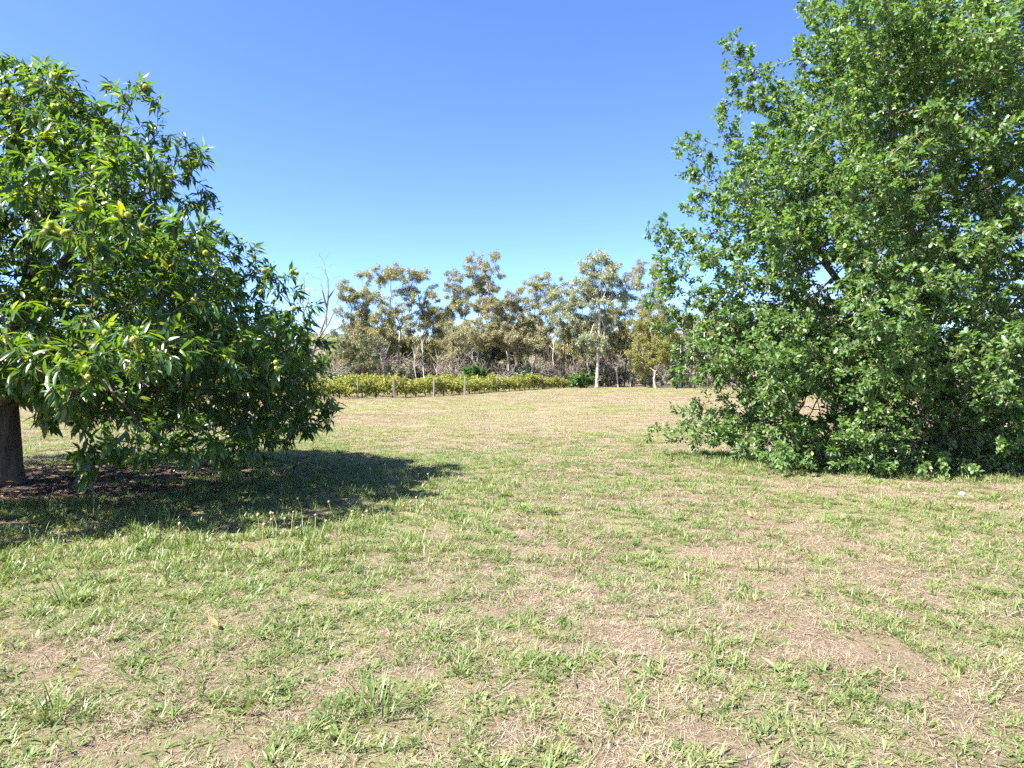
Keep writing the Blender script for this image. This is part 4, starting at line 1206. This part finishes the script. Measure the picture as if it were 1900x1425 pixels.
def scatter_grass():
    rg = np.random.default_rng(99)
    P_, I_, S_ = [], [], []
    def grid(d0, d1, step):
        ys = np.arange(d0, d1, step); out = []
        for y in ys:
            w = 0.80 * y + 0.4
            xs = np.arange(-w, w, step)
            out.append(np.stack([xs, np.full(len(xs), y)], 1))
        p = np.concatenate(out)
        p = p + rg.uniform(-0.5, 0.5, p.shape) * step
        return p[:, 0], p[:, 1]
    def add(x, y, typ, sc, zf, keep):
        P_.append(np.stack([x, y, hz(x, y)], 1)[keep]); I_.append(typ[keep]); S_.append(np.stack([sc, sc, sc * zf], 1)[keep])
    for d0, d1, step, s0 in ((1.9, 6.0, 0.26, 1.0), (6.0, 21, 0.31, 1.14)):
        x, y = grid(d0, d1, step); n = len(x)
        dr = dryness(x, y); so = soilness(x, y)
        dr = np.clip(dr + rg.normal(0, 0.12, n), 0, 0.999)
        typ = (dr * 5).astype(int) * 4 + rg.integers(0, 4, n)
        ell = ((x + 4.4) / 4.2) ** 2 + ((y - 8.6) / 4.0) ** 2
        long_ = rg.random(n) < 0.9 * np.clip(1.35 - ell, 0, 1)
        typ = np.where(long_, 35 + rg.integers(0, 4, n), typ)
        sc = s0 * rg.uniform(0.85, 1.2, n)
        add(x, y, typ, sc, rg.uniform(0.75, 1.2, n), (rg.random(n) > so * 1.1) & (rg.random(n) > (y - 12) / 9))
    for d0, d1, step, s0 in ((11.5, 28, 0.62, 1.0), (28, 52, 0.95, 1.6), (52, 84, 1.5, 2.6)):
        x, y = grid(d0, d1, step); n = len(x)
        dr = np.clip(dryness(x, y) + rg.normal(0, 0.10, n), 0, 0.999); so = soilness(x, y)
        typ = 20 + (dr * 5).astype(int) * 3 + rg.integers(0, 3, n)
        add(x, y, typ, s0 * rg.uniform(0.85, 1.2, n), rg.uniform(0.7, 1.1, n) / s0 ** 0.7, (rg.random(n) > so) & (rg.random(n) < (y - 11) / 7))
    t = np.array(along(row, 0.30, -0.35))          # dry fringe under the vines
    x = t[:, 0] + rg.normal(0, .3, len(t)); y = t[:, 1] + rg.normal(0, .3, len(t)); n = len(x)
    add(x, y, 32 + rg.integers(0, 3, n), rg.uniform(0.5, 0.9, n), rg.uniform(1.5, 3.5, n), np.ones(n, bool))
    n = 420                                        # uncut fringe round the foot of the oak
    th = rg.uniform(math.pi * 0.95, math.pi * 1.95, n); rr = rg.normal(1.0, 0.10, n)
    x = OKX + 4.6 * rr * np.cos(th); y = OKY + 2.9 * rr * np.sin(th)
    add(x, y, np.where(rg.random(n) < 0.65, 35 + rg.integers(0, 4, n), 8 + rg.integers(0, 8, n)), rg.uniform(0.8, 1.4, n), rg.uniform(0.8, 1.4, n), np.ones(n, bool))
    P_ = np.concatenate(P_); I_ = np.concatenate(I_); S_ = np.concatenate(S_); n = len(P_)
    rot = np.stack([rg.normal(0, 0.04, n), rg.normal(0, 0.04, n), rg.uniform(0, 6.283, n)], 1)
    o = instancer('lawn_grass', P_, I_, rot, S_, glib)
    tag(o, 'patchy mown grass, part green and part dried to straw', 'grass')
    print('turf tiles', n)
scatter_grass()

# ------------------------------------------------------------------ leaf litter and single things on the lawn
def litter():
    rg = np.random.default_rng(31)
    n = 9000
    r = 4.6 * np.sqrt(rg.random(n)); th = rg.uniform(0, 6.283, n)
    x = CHX + 0.9 + 1.2 * r * np.cos(th); y = CHY + 0.3 + 0.95 * r * np.sin(th)
    k = rg.random(n) < np.clip(soilness(x, y) + 0.12 - 0.01 * r, 0, 1)
    x, y = x[k], y[k]; n = len(x)
    d = np.stack([rg.normal(0, 1, n), rg.normal(0, 1, n), rg.normal(0, .12, n)], 1)
    Mx = frames(d, np.tile([0, 0, 1.0], (n, 1)) + rg.normal(0, .35, (n, 3)))
    V, F = stamp(*CH_LEAF, Mx, np.stack([x, y, hz(x, y) + 0.02], 1), rg.uniform(0.09, 0.19, n))
    o = obj('leaf_litter', np_mesh('leaf_litter', V, F, np.repeat(rg.random(n), len(CH_LEAF[1]))), M['litter'])
    tag(o, 'brown fallen leaves lying under the chestnut tree', 'leaf litter', kind='stuff')
    n = 2200
    a = rg.uniform(0, 6.283, n); q = np.sqrt(rg.random(n)) * 2.6
    x = OKX + 1.2 * q * np.cos(a); y = OKY + 0.8 + q * np.sin(a)
    d = np.stack([rg.normal(0, 1, n), rg.normal(0, 1, n), rg.normal(0, .12, n)], 1)
    Mx = frames(d, np.tile([0, 0, 1.0], (n, 1)) + rg.normal(0, .35, (n, 3)))
    V, F = stamp(*OAK_SIMPLE, Mx, np.stack([x, y, hz(x, y) + 0.015], 1), rg.uniform(0.06, 0.11, n))
    o = obj('leaf_litter', np_mesh('oak_litter', V, F, np.repeat(rg.random(n), len(OAK_SIMPLE[1]))), M['litter'])
    tag(o, 'brown fallen leaves in the deep shade under the oak', 'leaf litter', kind='stuff')
litter()

def ground_px(px, py):
    d = CAM_H * F_PX / (py - HORIZON)
    x = (px - 950) / F_PX * d
    return np.array([x, d, float(hz(x, d))])

def curled_leaf(seed):
    rg = np.random.default_rng(seed)
    Vt, Ft = CH_LEAF
    V = Vt.copy(); V[:, 0] *= 1.25
    V[:, 2] = V[:, 2] * -0.6 + 0.9 * V[:, 0] ** 2 * 3 + 0.05 * np.sin(V[:, 1] * 6 + seed) 
    V = np.concatenate([V, [(0.012, -0.18, 0.03), (-0.012, -0.18, 0.03)]])
    n = len(Vt); Ft = np.concatenate([Ft, [(0, n, n + 1)]])
    me = np_mesh('fallen_leaf', V, Ft); me.materials.append(M['dryleaf'])
    return me
FALL = [(402, 1175, .17, 0.9, 'long tan fallen leaf lying tilted in the left foreground grass'), (1368, 1090, .13, 2.0, 'curled orange-tan fallen leaf right of centre on the lawn'), (62, 1195, .10, 0.2, 'small red-orange fallen leaf near the left edge'),
        (955, 988, .15, 2.6, 'orange-brown fallen leaf in the middle of the lawn'), (468, 1025, .14, 1.2, 'pale tan fallen leaf at the front edge of the chestnut shadow'), (350, 1040, .12, 2.2, 'buff fallen leaf just below the chestnut shadow, left of the pale tan one'),
        (885, 1300, .12, 1.7, 'brown curled leaf in the foreground beside the big grass tuft'), (1077, 1020, .10, 0.5, 'little orange leaf right of the lawn centre'), (640, 1110, .11, 1.9, 'tan leaf half hidden in grass above the big tuft'), (1395, 963, .16, 0.1, 'pale dry leaf lying flat in front of the oak'),
        (1020, 1030, .09, 1.0, 'small rust leaf beside the little orange leaf'), (590, 1310, .10, 2.9, 'tiny orange leaf left of the big tuft'), (1440, 1255, .12, 0.7, 'yellow-orange leaf in the right foreground grass'), (1370, 1325, .09, 2.3, 'dark red leaf scrap low in the right foreground')]
for i, (px, py, s, a, lab) in enumerate(FALL):
    p = ground_px(px, py)
    o = obj('fallen_leaf', curled_leaf(i), None, None, Vector((p + np.array([0, 0, 0.032])).tolist()))
    s *= 0.7; o.rotation_euler = (0.25, 0.35 * math.sin(i * 2.1), a); o.scale = (s, s, s)
    tag(o, lab, 'leaf')

# weed stalks with seed heads along the edge of the shade
def stalk(px, py, h, seed):
    rg = np.random.default_rng(seed)
    p = ground_px(px, py)
    bend = rg.normal(0, 0.12, 2) * h
    pts = [(0, 0, -0.01), (bend[0] * .2, bend[1] * .2, h * .5), (bend[0], bend[1], h)]
    sk = Skeleton(); sk.add(polyline(pts, h / 6), (0.0045, 0.0036))
    pos = np.array(sk.pos); par = np.array(sk.par)
    root = empty('weed_stalk', p, 'thin upright weed stalk with a round seed head at the edge of the chestnut shadow', 'weed', 'weed stalks along the shadow edge')
    obj('stem', np_mesh('stalk_stem', *tubes(pos, par, np.array(sk.fl), np.ones(len(pos), bool), 4)), M['stalk'], root)
    o = obj('seed_head', SEED, None, root, pos[-1]); s = rg.uniform(0.8, 1.3); o.scale = (s, s, s * rg.uniform(0.8, 1.5))
def seed_mesh():
    n = 30; i = np.arange(n) + .5; ph = np.arccos(1 - 2 * i / n); th = math.pi * (1 + 5 ** .5) * i
    d = np.stack([np.cos(th) * np.sin(ph), np.sin(th) * np.sin(ph), np.cos(ph)], 1)
    x = unit(np.cross(d, [0.3, 0.5, 0.8])); y = np.cross(d, x); w = 0.005
    V = np.stack([x * w, y * w, -x * w, d * 0.017], 1).reshape(-1, 3)
    F = (np.array([(0, 1, 3), (1, 2, 3), (2, 0, 3)])[None] + (np.arange(n) * 4)[:, None, None]).reshape(-1, 3)
    me = np_mesh('seed_head', V, F); me.materials.append(M['seed']); return me
SEED = seed_mesh()
rs = np.random.default_rng(66)
ST = [(480, 1000, .22), (486, 1005, .15), (500, 998, .23), (507, 1000, .18), (514, 996, .22), (525, 995, .17), (540, 990, .2), (551, 1000, .1), (584, 1000, .22), (603, 985, .1), (642, 988, .21), (648, 985, .2), (672, 975, .11), (678, 970, .13), (692, 955, .25), (713, 955, .14),
      (748, 960, .14), (762, 950, .12), (774, 960, .22), (785, 955, .12), (756, 905, .16), (775, 900, .17), (795, 895, .13), (752, 905, .15), (715, 880, .15), (688, 890, .17), (90, 960, .3), (172, 960, .22), (315, 975, .2), (330, 1010, .18), (218, 1020, .13), (265, 1020, .12), (560, 960, .2), (615, 965, .2)]
for i, (px, py, h) in enumerate(ST):
    stalk(px, py, h, 600 + i)

# tufts large enough to single out
for i, (px, py, n_, l0, l1, w, lab) in enumerate([(695, 1335, 46, .14, .30, .010, 'biggest lush grass tuft, low left of centre in the foreground'), (120, 1125, 40, .10, .20, .012, 'bright broad-bladed tuft in the left foreground below the shade'), (860, 1250, 34, .09, .18, .009, 'green tuft right of and above the biggest tuft'),
        (1330, 1225, 44, .06, .13, .011, 'dense leafy green weed patch in the right foreground'), (90, 1330, 36, .10, .2, .010, 'green tuft near the lower left corner')]):
    p = ground_px(px, py)
    V, F, rn = clump(seed=700 + i, n=n_, spread=0.09, lmin=l0, lmax=l1, width=w, lean=30 if i != 3 else 55, curve=0.7, segs=4)
    o = obj('grass_tuft', np_mesh('grass_tuft', V, F, rn * 0.6), M['grassdeep'], None, p)
    tag(o, lab, 'grass tuft')

# small pale stone in front of the oak
import bmesh
def stone():
    bm = bmesh.new(); bmesh.ops.create_icosphere(bm, subdivisions=3, radius=1)
    rg = np.random.default_rng(4); k = rg.normal(0, 1, (6, 3))
    for v in bm.verts:
        c = np.array(v.co); v.co = Vector((c * (1 + 0.10 * np.sin(k @ c).sum() * 0.5)).tolist())
    me = bpy.data.meshes.new('stone'); bm.to_mesh(me); bm.free()
    for p_ in me.polygons: p_.use_smooth = True
    p = ground_px(1786, 920)
    o = obj('stone', me, M['stone'], None, Vector((p + np.array([0, 0, 0.02])).tolist())); o.scale = (.045, .036, .03)
    tag(o, 'small pale pinkish stone on the grass in front of the oak', 'stone')
stone()
